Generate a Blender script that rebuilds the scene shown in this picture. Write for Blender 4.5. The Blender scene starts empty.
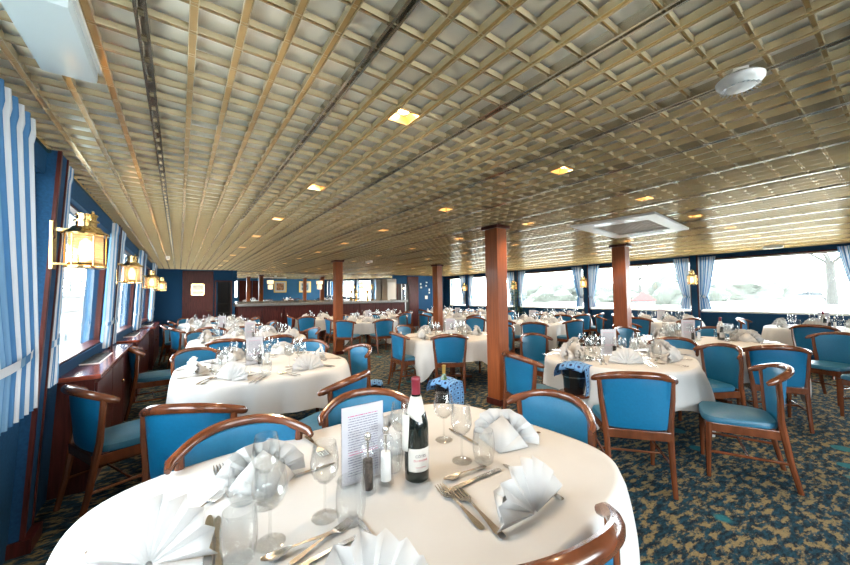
import bpy, bmesh, math, random
from mathutils import Vector, Matrix, Euler
random.seed(7)
C = bpy.context.scene.collection
PI = math.pi
# ---------------------------------------------------------------- camera model
YAW, PITCH, ROLL, FPX = 0.6188883968, 0.0370969944, -0.0138829776, 345.342456
EYE, CEIL, TT = 1.46, 2.385, 0.75


def cam_axes():
    cy, sy = math.cos(YAW), math.sin(YAW)
    f = Vector((sy, cy, 0)); r = Vector((cy, -sy, 0)); u = Vector((0, 0, 1))
    f2 = f * math.cos(PITCH) + u * math.sin(PITCH)
    u2 = u * math.cos(PITCH) - f * math.sin(PITCH)
    r3 = r * math.cos(ROLL) + u2 * math.sin(ROLL)
    u3 = u2 * math.cos(ROLL) - r * math.sin(ROLL)
    return r3, u3, f2


RX, RU, RF = cam_axes()


def at(px, py, z):
    """The point at height z seen at pixel (px, py) of the photograph."""
    d = RX * ((px - 425) / FPX) - RU * ((py - 282.5) / FPX) + RF
    k = (z - EYE) / d.z
    return Vector((d.x * k, d.y * k, z))


# ---------------------------------------------------------------- materials
def nt(name):
    m = bpy.data.materials.new(name); m.use_nodes = True
    n = m.node_tree.nodes; l = m.node_tree.links
    b = n['Principled BSDF']
    return m, n, l, b


def mat(name, col, rough=.5, metal=0., spec=.5, noise=0., scale=20., bump=0., stretch=None, coat=0., emit=None, es=0., trans=0., ior=1.45, alpha=1.):
    m, n, l, b = nt(name)
    c = (*col, 1)
    b.inputs['Base Color'].default_value = c
    b.inputs['Roughness'].default_value = rough
    b.inputs['Metallic'].default_value = metal
    b.inputs['Specular IOR Level'].default_value = spec
    b.inputs['Coat Weight'].default_value = coat
    b.inputs['Coat Roughness'].default_value = .12
    b.inputs['Transmission Weight'].default_value = trans
    b.inputs['IOR'].default_value = ior
    if emit:
        b.inputs['Emission Color'].default_value = (*emit, 1)
        b.inputs['Emission Strength'].default_value = es
    if noise or bump:
        tc = n.new('ShaderNodeTexCoord'); mp = n.new('ShaderNodeMapping')
        l.new(tc.outputs['Object'], mp.inputs['Vector'])
        if stretch: mp.inputs['Scale'].default_value = stretch
        nz = n.new('ShaderNodeTexNoise'); nz.inputs['Scale'].default_value = scale; nz.inputs['Detail'].default_value = 5
        l.new(mp.outputs['Vector'], nz.inputs['Vector'])
        if noise:
            cr = n.new('ShaderNodeValToRGB')
            cr.color_ramp.elements[0].position = .3; cr.color_ramp.elements[1].position = .7
            cr.color_ramp.elements[0].color = tuple(x * (1 - noise) for x in col) + (1,)
            cr.color_ramp.elements[1].color = tuple(min(1, x * (1 + noise)) for x in col) + (1,)
            l.new(nz.outputs['Fac'], cr.inputs['Fac']); l.new(cr.outputs['Color'], b.inputs['Base Color'])
        if bump:
            bp = n.new('ShaderNodeBump'); bp.inputs['Strength'].default_value = bump; bp.inputs['Distance'].default_value = .01
            l.new(nz.outputs['Fac'], bp.inputs['Height']); l.new(bp.outputs['Normal'], b.inputs['Normal'])
    return m


M = {}
M['wood'] = mat('chair_wood', (.120, .036, .014), .22, noise=.35, scale=14, stretch=(1, 1, .25), coat=.5)
M['vinyl'] = mat('blue_vinyl', (.004, .128, .265), .42, spec=.5, noise=.06, scale=60, bump=.05)
M['seatvinyl'] = mat('seat_vinyl', (.018, .115, .200), .36, spec=.5, noise=.08, scale=60, bump=.05)
M['cloth'] = mat('white_linen', (.54, .537, .532), .75, spec=.2, noise=.02, scale=9, bump=.06)
M['napkin'] = mat('napkin_linen', (.50, .495, .49), .8, spec=.15, bump=.05, scale=200)
M['mahog'] = mat('mahogany', (.062, .013, .010), .34, noise=.4, scale=9, stretch=(6, 6, .5), spec=.18)
M['mahogtop'] = mat('mahogany_top', (.20, .040, .020), .18, noise=.3, scale=6, stretch=(3, .4, 1), coat=.6)
M['pillar'] = mat('pillar_wood', (.25, .066, .018), .45, noise=.2, scale=8, stretch=(5, 5, .35), coat=.12, spec=.3)
M['bluewall'] = mat('blue_wall_fabric', (.009, .052, .120), .75, noise=.18, scale=70, spec=.2)
M['brass'] = mat('brass', (.86, .62, .27), .16, metal=1, noise=.1, scale=5)
M['grid'] = mat('ceiling_brass', (.66, .43, .18), .24, metal=.6, noise=.15, scale=3)
M['fin'] = mat('polished_edge', (.80, .66, .42), .18, metal=.6)
M['gridmain'] = mat('ceiling_rail', (.52, .46, .36), .2, metal=.9, noise=.12, scale=3)
M['pan'] = mat('ceiling_pan', (.97, .91, .78), .16, metal=.22, scale=2)
M['steel'] = mat('cutlery_steel', (.66, .63, .59), .24, metal=1)
M['white'] = mat('white_plastic', (.80, .79, .76), .4)
M['cream'] = mat('cream_plastic', (.74, .70, .60), .45)
M['grey'] = mat('grey_metal', (.42, .43, .44), .35, metal=.7)
M['dark'] = mat('dark_gap', (.015, .015, .017), .5)
M['darkgreen'] = mat('bottle_glass', (.006, .010, .008), .06, coat=.6)
M['greenglass'] = mat('green_bottle_glass', (.02, .06, .015), .06, coat=.5)
M['redfoil'] = mat('red_foil', (.20, .018, .032), .32)
M['goldfoil'] = mat('gold_foil', (.80, .55, .16), .28, metal=.8)
M['label'] = mat('label_paper', (.56, .54, .50), .6)
M['inkred'] = mat('red_ink', (.42, .03, .06), .6)
M['inkdark'] = mat('dark_ink', (.05, .03, .05), .6)
M['pepper'] = mat('peppercorns', (.035, .025, .02), .7, noise=.9, scale=160)
M['salt'] = mat('salt_grains', (.88, .88, .87), .7)
M['counter'] = mat('counter_stone', (.17, .165, .16), .16, noise=.3, scale=30)
M['bucket'] = mat('black_bucket', (.010, .011, .013), .16, coat=.4)
M['sconce'] = mat('sconce_fabric', (.5, .4, .3), .8, emit=(1, .74, .42), es=.75)
M['bulb'] = mat('lamp_bulb', (1, .9, .7), .5, emit=(1, .62, .30), es=34)
M['flame'] = mat('lantern_bulb', (1, .9, .7), .5, emit=(1, .66, .34), es=4)
M['recess'] = mat('downlight_pan', (.88, .60, .30), .3, metal=.8)
M['darkroom'] = mat('dark_room', (.03, .025, .022), .7)
M['bluepaint'] = mat('blue_paint', (.010, .100, .215), .6)
M['leaf'] = mat('leaf', (.040, .085, .020), .5, noise=.5, scale=30)
M['pot'] = mat('pot', (.10, .05, .03), .5)
M['asphalt'] = mat('road', (.82, .82, .82), .8, noise=.03, scale=2)
M['grass'] = mat('grass_ground', (.84, .85, .80), .9, noise=.03, scale=.3)
M['bark'] = mat('bark', (.026, .026, .024), .9, noise=.2, scale=4)
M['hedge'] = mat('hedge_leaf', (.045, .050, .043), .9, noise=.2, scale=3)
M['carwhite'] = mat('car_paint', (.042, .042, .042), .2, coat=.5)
M['carglass'] = mat('car_glass', (.02, .025, .028), .08)
M['tyre'] = mat('tyre', (.035, .035, .037), .8)
M['redroof'] = mat('red_canvas', (.12, .012, .011), .7)
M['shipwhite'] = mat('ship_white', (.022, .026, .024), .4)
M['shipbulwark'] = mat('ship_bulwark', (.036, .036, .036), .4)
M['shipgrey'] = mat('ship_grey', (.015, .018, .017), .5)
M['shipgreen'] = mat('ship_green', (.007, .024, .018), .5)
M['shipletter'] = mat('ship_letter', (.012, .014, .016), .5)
M['mirror'] = mat('mirror_glass', (.80, .82, .82), .0, metal=1)
M['curtain_lining'] = M['white']


def glassmat(name, tint=(1, 1, 1), gl=.10, k=.85):
    m = bpy.data.materials.new(name); m.use_nodes = True
    n = m.node_tree.nodes; l = m.node_tree.links; n.clear()
    o = n.new('ShaderNodeOutputMaterial'); mx = n.new('ShaderNodeMixShader'); t = n.new('ShaderNodeBsdfTransparent'); g = n.new('ShaderNodeBsdfGlossy')
    lw = n.new('ShaderNodeLayerWeight'); lw.inputs['Blend'].default_value = .28
    ma = n.new('ShaderNodeMath'); ma.operation = 'MULTIPLY_ADD'; ma.inputs[1].default_value = k; ma.inputs[2].default_value = gl
    g.inputs['Roughness'].default_value = .02; t.inputs['Color'].default_value = (*tint, 1)
    l.new(lw.outputs['Facing'], ma.inputs[0]); l.new(ma.outputs[0], mx.inputs['Fac'])
    l.new(t.outputs[0], mx.inputs[1]); l.new(g.outputs[0], mx.inputs[2]); l.new(mx.outputs[0], o.inputs['Surface'])
    return m


M['glass'] = glassmat('drinking_glass', (.97, .977, .977), .016, .46)
M['pane'] = glassmat('window_pane', (.97, .985, .98), .02, .5)
M['acrylic'] = glassmat('clear_acrylic', (.98, .985, .99), .03, .5)
M['amber'] = glassmat('amber_glass', (1, .80, .56), .03, .4)
mm = M['amber'].node_tree
go_, oo_ = [q for q in mm.nodes if q.type == 'MIX_SHADER'][0], [q for q in mm.nodes if q.type == 'OUTPUT_MATERIAL'][0]
tl_ = mm.nodes.new('ShaderNodeBsdfTranslucent'); tl_.inputs['Color'].default_value = (1, .80, .55, 1); m2_ = mm.nodes.new('ShaderNodeMixShader'); m2_.inputs['Fac'].default_value = .40
mm.links.new(go_.outputs[0], m2_.inputs[1]); mm.links.new(tl_.outputs[0], m2_.inputs[2]); mm.links.new(m2_.outputs[0], oo_.inputs['Surface'])


def carpet_mat():
    m, n, l, b = nt('patterned_carpet')
    tc = n.new('ShaderNodeTexCoord')
    def noise(sc, stretch, det=4, ro=(0, 0, .5)):
        mp = n.new('ShaderNodeMapping'); mp.inputs['Scale'].default_value = stretch; mp.inputs['Rotation'].default_value = ro
        l.new(tc.outputs['Object'], mp.inputs['Vector'])
        z = n.new('ShaderNodeTexNoise'); z.inputs['Scale'].default_value = sc; z.inputs['Detail'].default_value = det; z.inputs['Roughness'].default_value = .7
        l.new(mp.outputs['Vector'], z.inputs['Vector']); return z.outputs['Fac']
    def ramp(f, p0, p1, c0, c1):
        r = n.new('ShaderNodeValToRGB'); r.color_ramp.elements[0].position = p0; r.color_ramp.elements[1].position = p1
        r.color_ramp.elements[0].color = (*c0, 1); r.color_ramp.elements[1].color = (*c1, 1); l.new(f, r.inputs['Fac']); return r.outputs['Color']
    def mix(f, a, c):
        x = n.new('ShaderNodeMix'); x.data_type = 'RGBA'; l.new(f, x.inputs['Factor']); l.new(a, x.inputs['A']); l.new(c, x.inputs['B']); return x.outputs['Result']
    base = ramp(noise(14, (1, 2.6, 1), 6), .42, .60, (.008, .015, .024), (.015, .058, .092))
    tanc = ramp(noise(70, (1, 1, 1)), .3, .7, (.15, .115, .055), (.27, .22, .12))
    tm = ramp(noise(9, (1, 2.2, 1), 8), .50, .57, (0, 0, 0), (1, 1, 1))
    a = mix(tm, base, tanc)
    vo = n.new('ShaderNodeTexVoronoi'); vo.inputs['Scale'].default_value = 2.3
    l.new(tc.outputs['Object'], vo.inputs['Vector'])
    lm = ramp(vo.outputs['Distance'], .16, .19, (1, 1, 1), (0, 0, 0))
    teal = ramp(noise(40, (1, 1, 1)), .3, .7, (.012, .10, .135), (.03, .16, .19))
    a = mix(lm, a, teal)
    l.new(a, b.inputs['Base Color']); b.inputs['Roughness'].default_value = .95; b.inputs['Specular IOR Level'].default_value = .1
    bp = n.new('ShaderNodeBump'); bp.inputs['Strength'].default_value = .4; bp.inputs['Distance'].default_value = .01
    l.new(noise(400, (1, 1, 1), 1), bp.inputs['Height']); l.new(bp.outputs['Normal'], b.inputs['Normal'])
    return m


M['carpet'] = carpet_mat()


def stripe_mat(name, cols, edges):
    """Stripes along the cloth's own width (UV x in metres of cloth, repeating)."""
    m, n, l, b = nt(name)
    uv = n.new('ShaderNodeUVMap'); sp = n.new('ShaderNodeSeparateXYZ'); l.new(uv.outputs[0], sp.inputs[0])
    fr = n.new('ShaderNodeMath'); fr.operation = 'FRACT'; l.new(sp.outputs['X'], fr.inputs[0])
    r = n.new('ShaderNodeValToRGB'); r.color_ramp.interpolation = 'CONSTANT'
    while len(r.color_ramp.elements) < len(cols): r.color_ramp.elements.new(.5)
    for e, c, p in zip(r.color_ramp.elements, cols, edges): e.position = p; e.color = (*c, 1)
    for e, c, p in zip(r.color_ramp.elements, cols, edges): e.position = p; e.color = (*c, 1)
    l.new(fr.outputs[0], r.inputs['Fac'])
    b.inputs['Roughness'].default_value = .8; b.inputs['Specular IOR Level'].default_value = .15
    l.new(r.outputs['Color'], b.inputs['Base Color'])
    o = n['Material Output']; tr = n.new('ShaderNodeBsdfTranslucent'); l.new(r.outputs['Color'], tr.inputs['Color'])
    mx = n.new('ShaderNodeMixShader'); mx.inputs['Fac'].default_value = .12
    l.new(b.outputs[0], mx.inputs[1]); l.new(tr.outputs[0], mx.inputs[2]); l.new(mx.outputs[0], o.inputs['Surface'])
    return m


BL, WH, MB = (.07, .19, .36), (.62, .63, .65), (.17, .31, .46)
M['curtain'] = stripe_mat('striped_curtain', [WH, BL, WH, MB, WH, BL, MB], [0, .24, .44, .62, .74, .84, .94])


def check_mat():
    m, n, l, b = nt('blue_check_cloth')
    tc = n.new('ShaderNodeTexCoord'); br = n.new('ShaderNodeTexBrick')
    br.offset = 0; br.inputs['Scale'].default_value = 22; br.inputs['Mortar Size'].default_value = .03
    br.inputs['Brick Width'].default_value = 1; br.inputs['Row Height'].default_value = 1.0
    br.inputs['Color1'].default_value = (.10, .26, .52, 1); br.inputs['Color2'].default_value = (.16, .34, .60, 1); br.inputs['Mortar'].default_value = (.010, .030, .12, 1)
    uv = n.new('ShaderNodeUVMap'); l.new(uv.outputs[0], br.inputs['Vector']); br.inputs['Scale'].default_value = 1
    sp = n.new('ShaderNodeVectorMath'); sp.operation = 'FRACTION'; l.new(uv.outputs[0], sp.inputs[0])
    sb = n.new('ShaderNodeVectorMath'); sb.operation = 'DISTANCE'; sb.inputs[1].default_value = (.5, .5, 0); l.new(sp.outputs[0], sb.inputs[0])
    r = n.new('ShaderNodeValToRGB'); r.color_ramp.elements[0].position = .16; r.color_ramp.elements[1].position = .22
    r.color_ramp.elements[0].color = (.010, .030, .12, 1); r.color_ramp.elements[1].color = (1, 1, 1, 1)
    l.new(sb.outputs['Value'], r.inputs['Fac'])
    mx = n.new('ShaderNodeMix'); mx.data_type = 'RGBA'; mx.blend_type = 'MULTIPLY'; mx.inputs['Factor'].default_value = 1
    l.new(br.outputs['Color'], mx.inputs['A']); l.new(r.outputs['Color'], mx.inputs['B'])
    l.new(mx.outputs['Result'], b.inputs['Base Color']); b.inputs['Roughness'].default_value = .8
    return m


M['check'] = check_mat()


def menu_mat():
    """A printed sheet: rows of fine grey marks, a heading and a rule in pink."""
    m, n, l, b = nt('printed_menu')
    uv = n.new('ShaderNodeUVMap'); sp = n.new('ShaderNodeSeparateXYZ'); l.new(uv.outputs[0], sp.inputs[0])
    def math_(op, a, bb=None):
        x = n.new('ShaderNodeMath'); x.operation = op
        for i, v in enumerate((a, bb)):
            if v is None: continue
            if isinstance(v, (int, float)): x.inputs[i].default_value = v
            else: l.new(v, x.inputs[i])
        return x.outputs[0]
    X, Y = sp.outputs['X'], sp.outputs['Y']
    line = math_('LESS_THAN', math_('FRACT', math_('MULTIPLY', Y, 30)), .34)
    nz = n.new('ShaderNodeTexNoise'); nz.inputs['Scale'].default_value = 1; nz.inputs['Detail'].default_value = 0
    cb = n.new('ShaderNodeCombineXYZ'); l.new(math_('MULTIPLY', X, 42), cb.inputs[0]); l.new(math_('FLOOR', math_('MULTIPLY', Y, 30)), cb.inputs[1])
    l.new(cb.outputs[0], nz.inputs['Vector'])
    word = math_('GREATER_THAN', nz.outputs['Fac'], .44)
    inner = math_('LESS_THAN', math_('ABSOLUTE', math_('SUBTRACT', X, .5)), .36)
    body = math_('MULTIPLY', math_('LESS_THAN', Y, .90), math_('GREATER_THAN', Y, .08))
    ink = math_('MULTIPLY', math_('MULTIPLY', line, word), math_('MULTIPLY', inner, body))
    pink = math_('MAXIMUM', math_('GREATER_THAN', Y, .855), math_('LESS_THAN', math_('ABSOLUTE', math_('SUBTRACT', Y, .385)), .02))
    mc = n.new('ShaderNodeMix'); mc.data_type = 'RGBA'; mc.inputs['A'].default_value = (.16, .16, .22, 1); mc.inputs['B'].default_value = (.50, .06, .18, 1); l.new(pink, mc.inputs['Factor'])
    mx = n.new('ShaderNodeMix'); mx.data_type = 'RGBA'; mx.inputs['A'].default_value = (.52, .52, .57, 1); l.new(ink, mx.inputs['Factor']); l.new(mc.outputs['Result'], mx.inputs['B'])
    l.new(mx.outputs['Result'], b.inputs['Base Color']); b.inputs['Roughness'].default_value = .35
    return m


M['menu'] = menu_mat()


# ---------------------------------------------------------------- geometry helpers
class B:
    def __init__(s):
        s.bm = bmesh.new(); s.uv = None

    def box(s, c, size, rot=None, bev=0.):
        mx = Matrix.Translation(Vector(c)) @ (rot.to_4x4() if rot else Matrix.Identity(4)) @ Matrix.Diagonal((*size, 1))
        r = bmesh.ops.create_cube(s.bm, size=1, matrix=mx)
        if bev:
            es = list({e for v in r['verts'] for e in v.link_edges})
            bmesh.ops.bevel(s.bm, geom=es, offset=bev, segments=2, affect='EDGES', profile=.6)
        return s

    def bar(s, a, b, w, h, bev=0., up=(0, 0, 1)):
        a, b = Vector(a), Vector(b); d = b - a
        y = d.normalized(); x = y.cross(Vector(up))
        x = x.normalized() if x.length > 1e-5 else Vector((1, 0, 0)); z = x.cross(y)
        return s.box((a + b) / 2, (w, d.length, h), Matrix((x, y, z)).transposed(), bev)

    def tube(s, pts, rad, n=8, cap=True, flat=1.):
        pts = [Vector(p) for p in pts]
        rad = rad if isinstance(rad, (list, tuple)) else [rad] * len(pts)
        prev = None; rings = []
        for i, p in enumerate(pts):
            t = (pts[min(i + 1, len(pts) - 1)] - pts[max(i - 1, 0)]).normalized()
            if prev is None:
                a = Vector((0, 0, 1)) if abs(t.z) < .9 else Vector((1, 0, 0))
                x = t.cross(a).normalized()
            else:
                x = (prev - t * prev.dot(t)).normalized()
            y = t.cross(x); prev = x
            rings.append([s.bm.verts.new(p + (x * math.cos(2 * PI * k / n) + y * flat * math.sin(2 * PI * k / n)) * rad[i]) for k in range(n)])
        for a, b in zip(rings, rings[1:]):
            for k in range(n):
                s.bm.faces.new((a[k], a[(k + 1) % n], b[(k + 1) % n], b[k]))
        if cap:
            s.bm.faces.new(rings[0][::-1]); s.bm.faces.new(rings[-1])
        return s

    def lathe(s, prof, n=24, c=(0, 0, 0), capb=True, capt=False):
        c = Vector(c); rings = []
        for r, z in prof:
            rings.append([s.bm.verts.new(c + Vector((r * math.cos(2 * PI * k / n), r * math.sin(2 * PI * k / n), z))) for k in range(n)])
        for a, b in zip(rings, rings[1:]):
            for k in range(n):
                s.bm.faces.new((a[k], a[(k + 1) % n], b[(k + 1) % n], b[k]))
        if capb: s.bm.faces.new(rings[0][::-1])
        if capt: s.bm.faces.new(rings[-1])
        return s

    def grid(s, f, nu, nv, uvf=None, wrap=False):
        """f(u, v) over the unit square; uvf gives texture coordinates."""
        if uvf and s.uv is None: s.uv = s.bm.loops.layers.uv.new('UVMap')
        V = [[s.bm.verts.new(f(i / nu, j / nv)) for j in range(nv + 1)] for i in range(nu if wrap else nu + 1)]
        for i in range(nu):
            for j in range(nv):
                i2 = (i + 1) % nu if wrap else i + 1
                fc = s.bm.faces.new((V[i][j], V[i2][j], V[i2][j + 1], V[i][j + 1]))
                if uvf:
                    for lp, (a, b) in zip(fc.loops, ((i, j), (i + 1, j), (i + 1, j + 1), (i, j + 1))):
                        lp[s.uv].uv = uvf(a / nu, b / nv)
        return V

    def poly(s, pts, th=None):
        vs = [s.bm.verts.new(Vector(p)) for p in pts]
        f = s.bm.faces.new(vs)
        if th:
            r = bmesh.ops.extrude_face_region(s.bm, geom=[f])
            for v in r['geom']:
                if isinstance(v, bmesh.types.BMVert): v.co += Vector(th)
        return s

    def shear(s, f):
        for v in s.bm.verts: v.co = Vector(f(v.co))
        return s

    def mesh(s, name, m, smooth=True, angle=40):
        me = bpy.data.meshes.new(name)
        bmesh.ops.recalc_face_normals(s.bm, faces=s.bm.faces[:])
        s.bm.to_mesh(me); s.bm.free()
        if m: me.materials.append(M[m] if isinstance(m, str) else m)
        if smooth:
            me.polygons.foreach_set('use_smooth', [True] * len(me.polygons))
            me.set_sharp_from_angle(angle=math.radians(angle))
        me.update()
        return me

    def obj(s, name, m, parent=None, smooth=True, angle=40, solid=0.):
        o = bpy.data.objects.new(name, s.mesh(name, m, smooth, angle)); C.objects.link(o)
        if parent: o.parent = parent
        if solid:
            md = o.modifiers.new('thick', 'SOLIDIFY'); md.thickness = solid; md.offset = 0
        return o


USED = {}


def tag(o, label, cat, group=None):
    o['label'] = label; o['category'] = cat
    USED.setdefault(label, []).append(o.name)
    if group: o['group'] = group
    return o


def struct(o):
    o['kind'] = 'structure'
    return o


def empty(name, loc=(0, 0, 0), rz=0., label=None, cat=None, group=None):
    o = bpy.data.objects.new(name, None); C.objects.link(o); o.empty_display_size = .1
    o.location = loc; o.rotation_euler = (0, 0, rz)
    if label: tag(o, label, cat, group)
    return o


KIDS = {}


def kids(o):
    return [c for c in o.children]


def dup(o, parent=None):
    """A copy of a thing with copies of its parts and their sub-parts."""
    c = o.copy(); C.objects.link(c)
    if parent: c.parent = parent
    if o.name not in KIDS: KIDS[o.name] = list(o.children)
    for ch in KIDS[o.name]: dup(ch, c)
    return c


class Proto:
    """Builds a kind of thing once; the first placing moves the original, each later one copies it."""
    def __init__(s, build):
        s.build = build; s.o = None
    def put(s, loc, rz, label, cat, group=None, scale=None):
        if s.o is None:
            s.o = o = s.build()
        else:
            o = dup(s.o)
        o.location = loc; o.rotation_euler = (0, 0, rz)
        if scale: o.scale = (scale,) * 3
        for k in ('label', 'category', 'group'):
            if k in o: del o[k]
        return tag(o, label, cat, group)


# ---------------------------------------------------------------- room shell
YB, YF = -3.4, 13.4          # back wall, far wall
XL, XR = -.80, 10.86         # side window planes


def lsh(y):
    return max(0., (y - 5.9) * .022)


def lean(co):                 # the left side leans outwards towards the floor and follows the hull
    return (co.x + lsh(co.y) - (CEIL - co.z) * .05, co.y, co.z)


struct(B().box(((XL + XR) / 2, (YB + 14.2) / 2, -.05), (13.2, 14.2 - YB, .1)).obj('floor', 'carpet', smooth=False))
struct(B().box(((XL + XR) / 2, (YB + 14.2) / 2, CEIL + .087), (13.2, 14.2 - YB, .1)).obj('ceiling', 'pan', smooth=False))
# the lattice of brass strips below the ceiling pans
CELL = .14; GX0, GY0 = .59, .86
g = B(); fins = B()
i0, i1 = math.ceil((-.80 - GX0) / CELL), math.floor((10.85 - GX0) / CELL)
for i in range(i0, i1 + 1):
    x = GX0 + i * CELL
    if i % 5 == 0: continue
    g.box((x, (YB + YF) / 2, CEIL + .012), (.020, YF - YB, .012))
    fins.box((x - .0115, (YB + YF) / 2, CEIL + .013), (.0025, YF - YB, .030)); fins.box((x + .0115, (YB + YF) / 2, CEIL + .013), (.0025, YF - YB, .030))
j0, j1 = math.ceil((YB - GY0) / CELL), math.floor((YF - GY0) / CELL)
for j in range(j0, j1 + 1):
    y = GY0 + j * CELL
    g.box(((XL + XR) / 2, y, CEIL + .018), (XR - XL + .1, .012, .010))
    fins.box(((XL + XR) / 2, y - .007, CEIL + .017), (XR - XL + .1, .002, .024)); fins.box(((XL + XR) / 2, y + .007, CEIL + .017), (XR - XL + .1, .002, .024))
struct(fins.obj('trim_5', 'fin', smooth=False))
struct(g.obj('trim_1', 'grid', smooth=False))
g = B()
for i in range(i0, i1 + 1):
    if i % 5: continue
    x = GX0 + i * CELL
    for sx in (-1, 1): g.box((x + sx * .013, (YB + YF) / 2, CEIL + .018), (.010, YF - YB, .044))
    g.box((x, (YB + YF) / 2, CEIL + .022), (.020, YF - YB, .02))
struct(g.obj('trim_2', 'gridmain', smooth=False))

# side walls: blue below and above the windows, mahogany strips, panes
LP = [-2.2, .45, 3.11, 5.76, 8.5, 11.2]
RP = [-2.45, .36, 3.2, 6.1, 8.95, 11.8]
WZ0, WZ1 = .98, 2.22


def side_wall(side, pil, x0, sign, fix):
    """sign +1: the room lies towards +x of this wall."""
    wl = B()
    xo = x0 - sign * .10
    wl.box((xo, (YB + 14) / 2, .47), (.14, 14 - YB, .94 + .06))
    wl.box((xo, (YB + 14) / 2, 2.34), (.14, 14 - YB, .22))
    ys = [YB] + pil + [14]
    for y in pil: wl.box((xo, y, 1.6), (.14, .20, 1.3))
    wl.box((xo, YB + .1, 1.6), (.14, .3, 1.3)); wl.box((xo, 13.35, 1.6), (.14, 1.3 if side == 'left' else .5, 1.3))
    struct(wl.shear(fix).obj('wall_' + side, 'bluewall', smooth=False))
    k = 0
    for a, b in zip(ys, ys[1:]):
        k += 1
        lo, hi = a + .10, b - .10
        if a == YB: lo = YB + .25
        if b == 14: hi = 12.7 if side == 'left' else 13.1
        nm = 'window_%d' % (k if side == 'left' else k + 6)
        w = B()
        xg = x0 - sign * .03
        for y in (lo, hi): w.box((xg, y, (WZ0 + WZ1) / 2), (.05, .04, WZ1 - WZ0 + .08))
        w.box((xg, (lo + hi) / 2, WZ0 - .02), (.13, hi - lo, .045)); w.box((xg, (lo + hi) / 2, WZ1 + .02), (.05, hi - lo, .05))
        if k == 6: w.box((xg - sign * .02, (lo + hi) / 2, (WZ0 + WZ1) / 2), (.06, .05, WZ1 - WZ0))
        f = struct(w.shear(fix).obj(nm, 'mahog' if side == 'left' else 'cream', smooth=False))
        p = B().box((xg, (lo + hi) / 2, (WZ0 + WZ1) / 2), (.008, hi - lo - .04, WZ1 - WZ0)).shear(fix).obj('pane', 'pane', f, smooth=False)
        # daylight enters here: a portal guides the sky light
        L = bpy.data.lights.new('window_daylight', 'AREA'); L.shape = 'RECTANGLE'; L.size = hi - lo; L.size_y = WZ1 - WZ0; L.cycles.is_portal = True
        lo_ = bpy.data.objects.new('window_daylight', L); C.objects.link(lo_)
        cx = fix(Vector((xg - sign * .12, (lo + hi) / 2, 1.6)))
        lo_.location = cx; lo_.rotation_euler = (0, -PI / 2 if sign > 0 else PI / 2, 0)
        lo_.rotation_euler = Vector((-sign, 0, 0)).to_track_quat('Z', 'Y').to_euler()
    # pilasters with strips
    for n, y in enumerate(pil):
        d = .13
        xc = x0 + sign * (d / 2 - .04)
        pb = struct(B().box((xc, y, CEIL / 2), (d, .17, CEIL)).shear(fix).obj('wall_%s_pilaster' % side, 'bluewall', smooth=False))
        st = B()
        for sy, ww in ((-1, .034), (1, .016)):
            st.box((x0 + sign * (d - .04), y + sy * (.085 - ww / 2 + .006), CEIL / 2), (.018, ww, CEIL))
        st.box((x0 + sign * (d / 2 - .02), y, .04), (d + .05, .20, .08))
        st.shear(fix).obj('trim_strip', 'mahog', pb, smooth=False)


side_wall('left', LP, -.70, 1, lambda c: lean(c))
side_wall('right', RP, 10.84, -1, lambda c: (c.x, c.y, c.z))
# thin dark rail along the right wall top and sill, brass edge at the left ceiling
struct(B().box((10.80, 5, 2.265), (.03, 16.6, .03)).obj('trim_3', 'mahog', smooth=False))
struct(B().box((-.72, 4.5, CEIL - .012), (.03, 15.8, .02)).shear(lean).obj('trim_4', 'brass', smooth=False))

# back wall (seen in the bar mirror) and far wall
WX0, WX1 = -.35, 3.75  # opening for an added, unseen window lighting napkins and chair fronts
w = B().box((7.65, YB - .08, 1.2), (7.8, .12, 2.5)).box((-.85, YB - .08, 1.2), (1.0, .12, 2.5)).box((1.7, YB - .08, .42), (4.1, .12, .90)).box((1.7, YB - .08, 2.35), (4.1, .12, .22))
struct(w.obj('wall_back', 'bluepaint', smooth=False))
f = B()
for x in (WX0, (WX0 + WX1) / 2, WX1): f.box((x, YB - .05, 1.55), (.06, .10, 1.40))
for z in (.87, 2.24): f.box(((WX0 + WX1) / 2, YB - .05, z), (WX1 - WX0, .10, .05))
f = struct(f.obj('window_13', 'mahog', smooth=False))
B().box(((WX0 + WX1) / 2, YB - .08, 1.55), (WX1 - WX0 - .06, .008, 1.34)).obj('pane', 'pane', f, smooth=False)
L = bpy.data.lights.new('window_daylight', 'AREA'); L.shape = 'RECTANGLE'; L.size = WX1 - WX0; L.size_y = 1.36; L.cycles.is_portal = True  # sky portal of the added window
o = bpy.data.objects.new('window_daylight', L); C.objects.link(o); o.location = ((WX0 + WX1) / 2, YB - .12, 1.55); o.rotation_euler = Vector((0, -1, 0)).to_track_quat('Z', 'Y').to_euler()
w = B()
w.box((-.46, 13.48, 1.2), (1.1, .16, 2.4)); w.box((.5, 13.52, 1.2), (1.1, .16, 2.4)); w.box((1.22, 13.48, 2.22), (.8, .16, .38)); w.box((1.51, 13.6, 1.2), (.08, .5, 2.4))
struct(w.obj('wall_far', 'bluewall', smooth=False))
w = B().box((9.6, 13.62, 1.2), (3.4, .1, 2.5)).box((7.95, 13.75, 1.2), (.1, .3, 2.5))
struct(w.obj('wall_far_corner', 'bluewall', smooth=False))
struct(B().box((4.7, 14.1, 1.2), (6.6, .1, 2.5)).obj('wall_behind_bar', 'dark', smooth=False))
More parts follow.
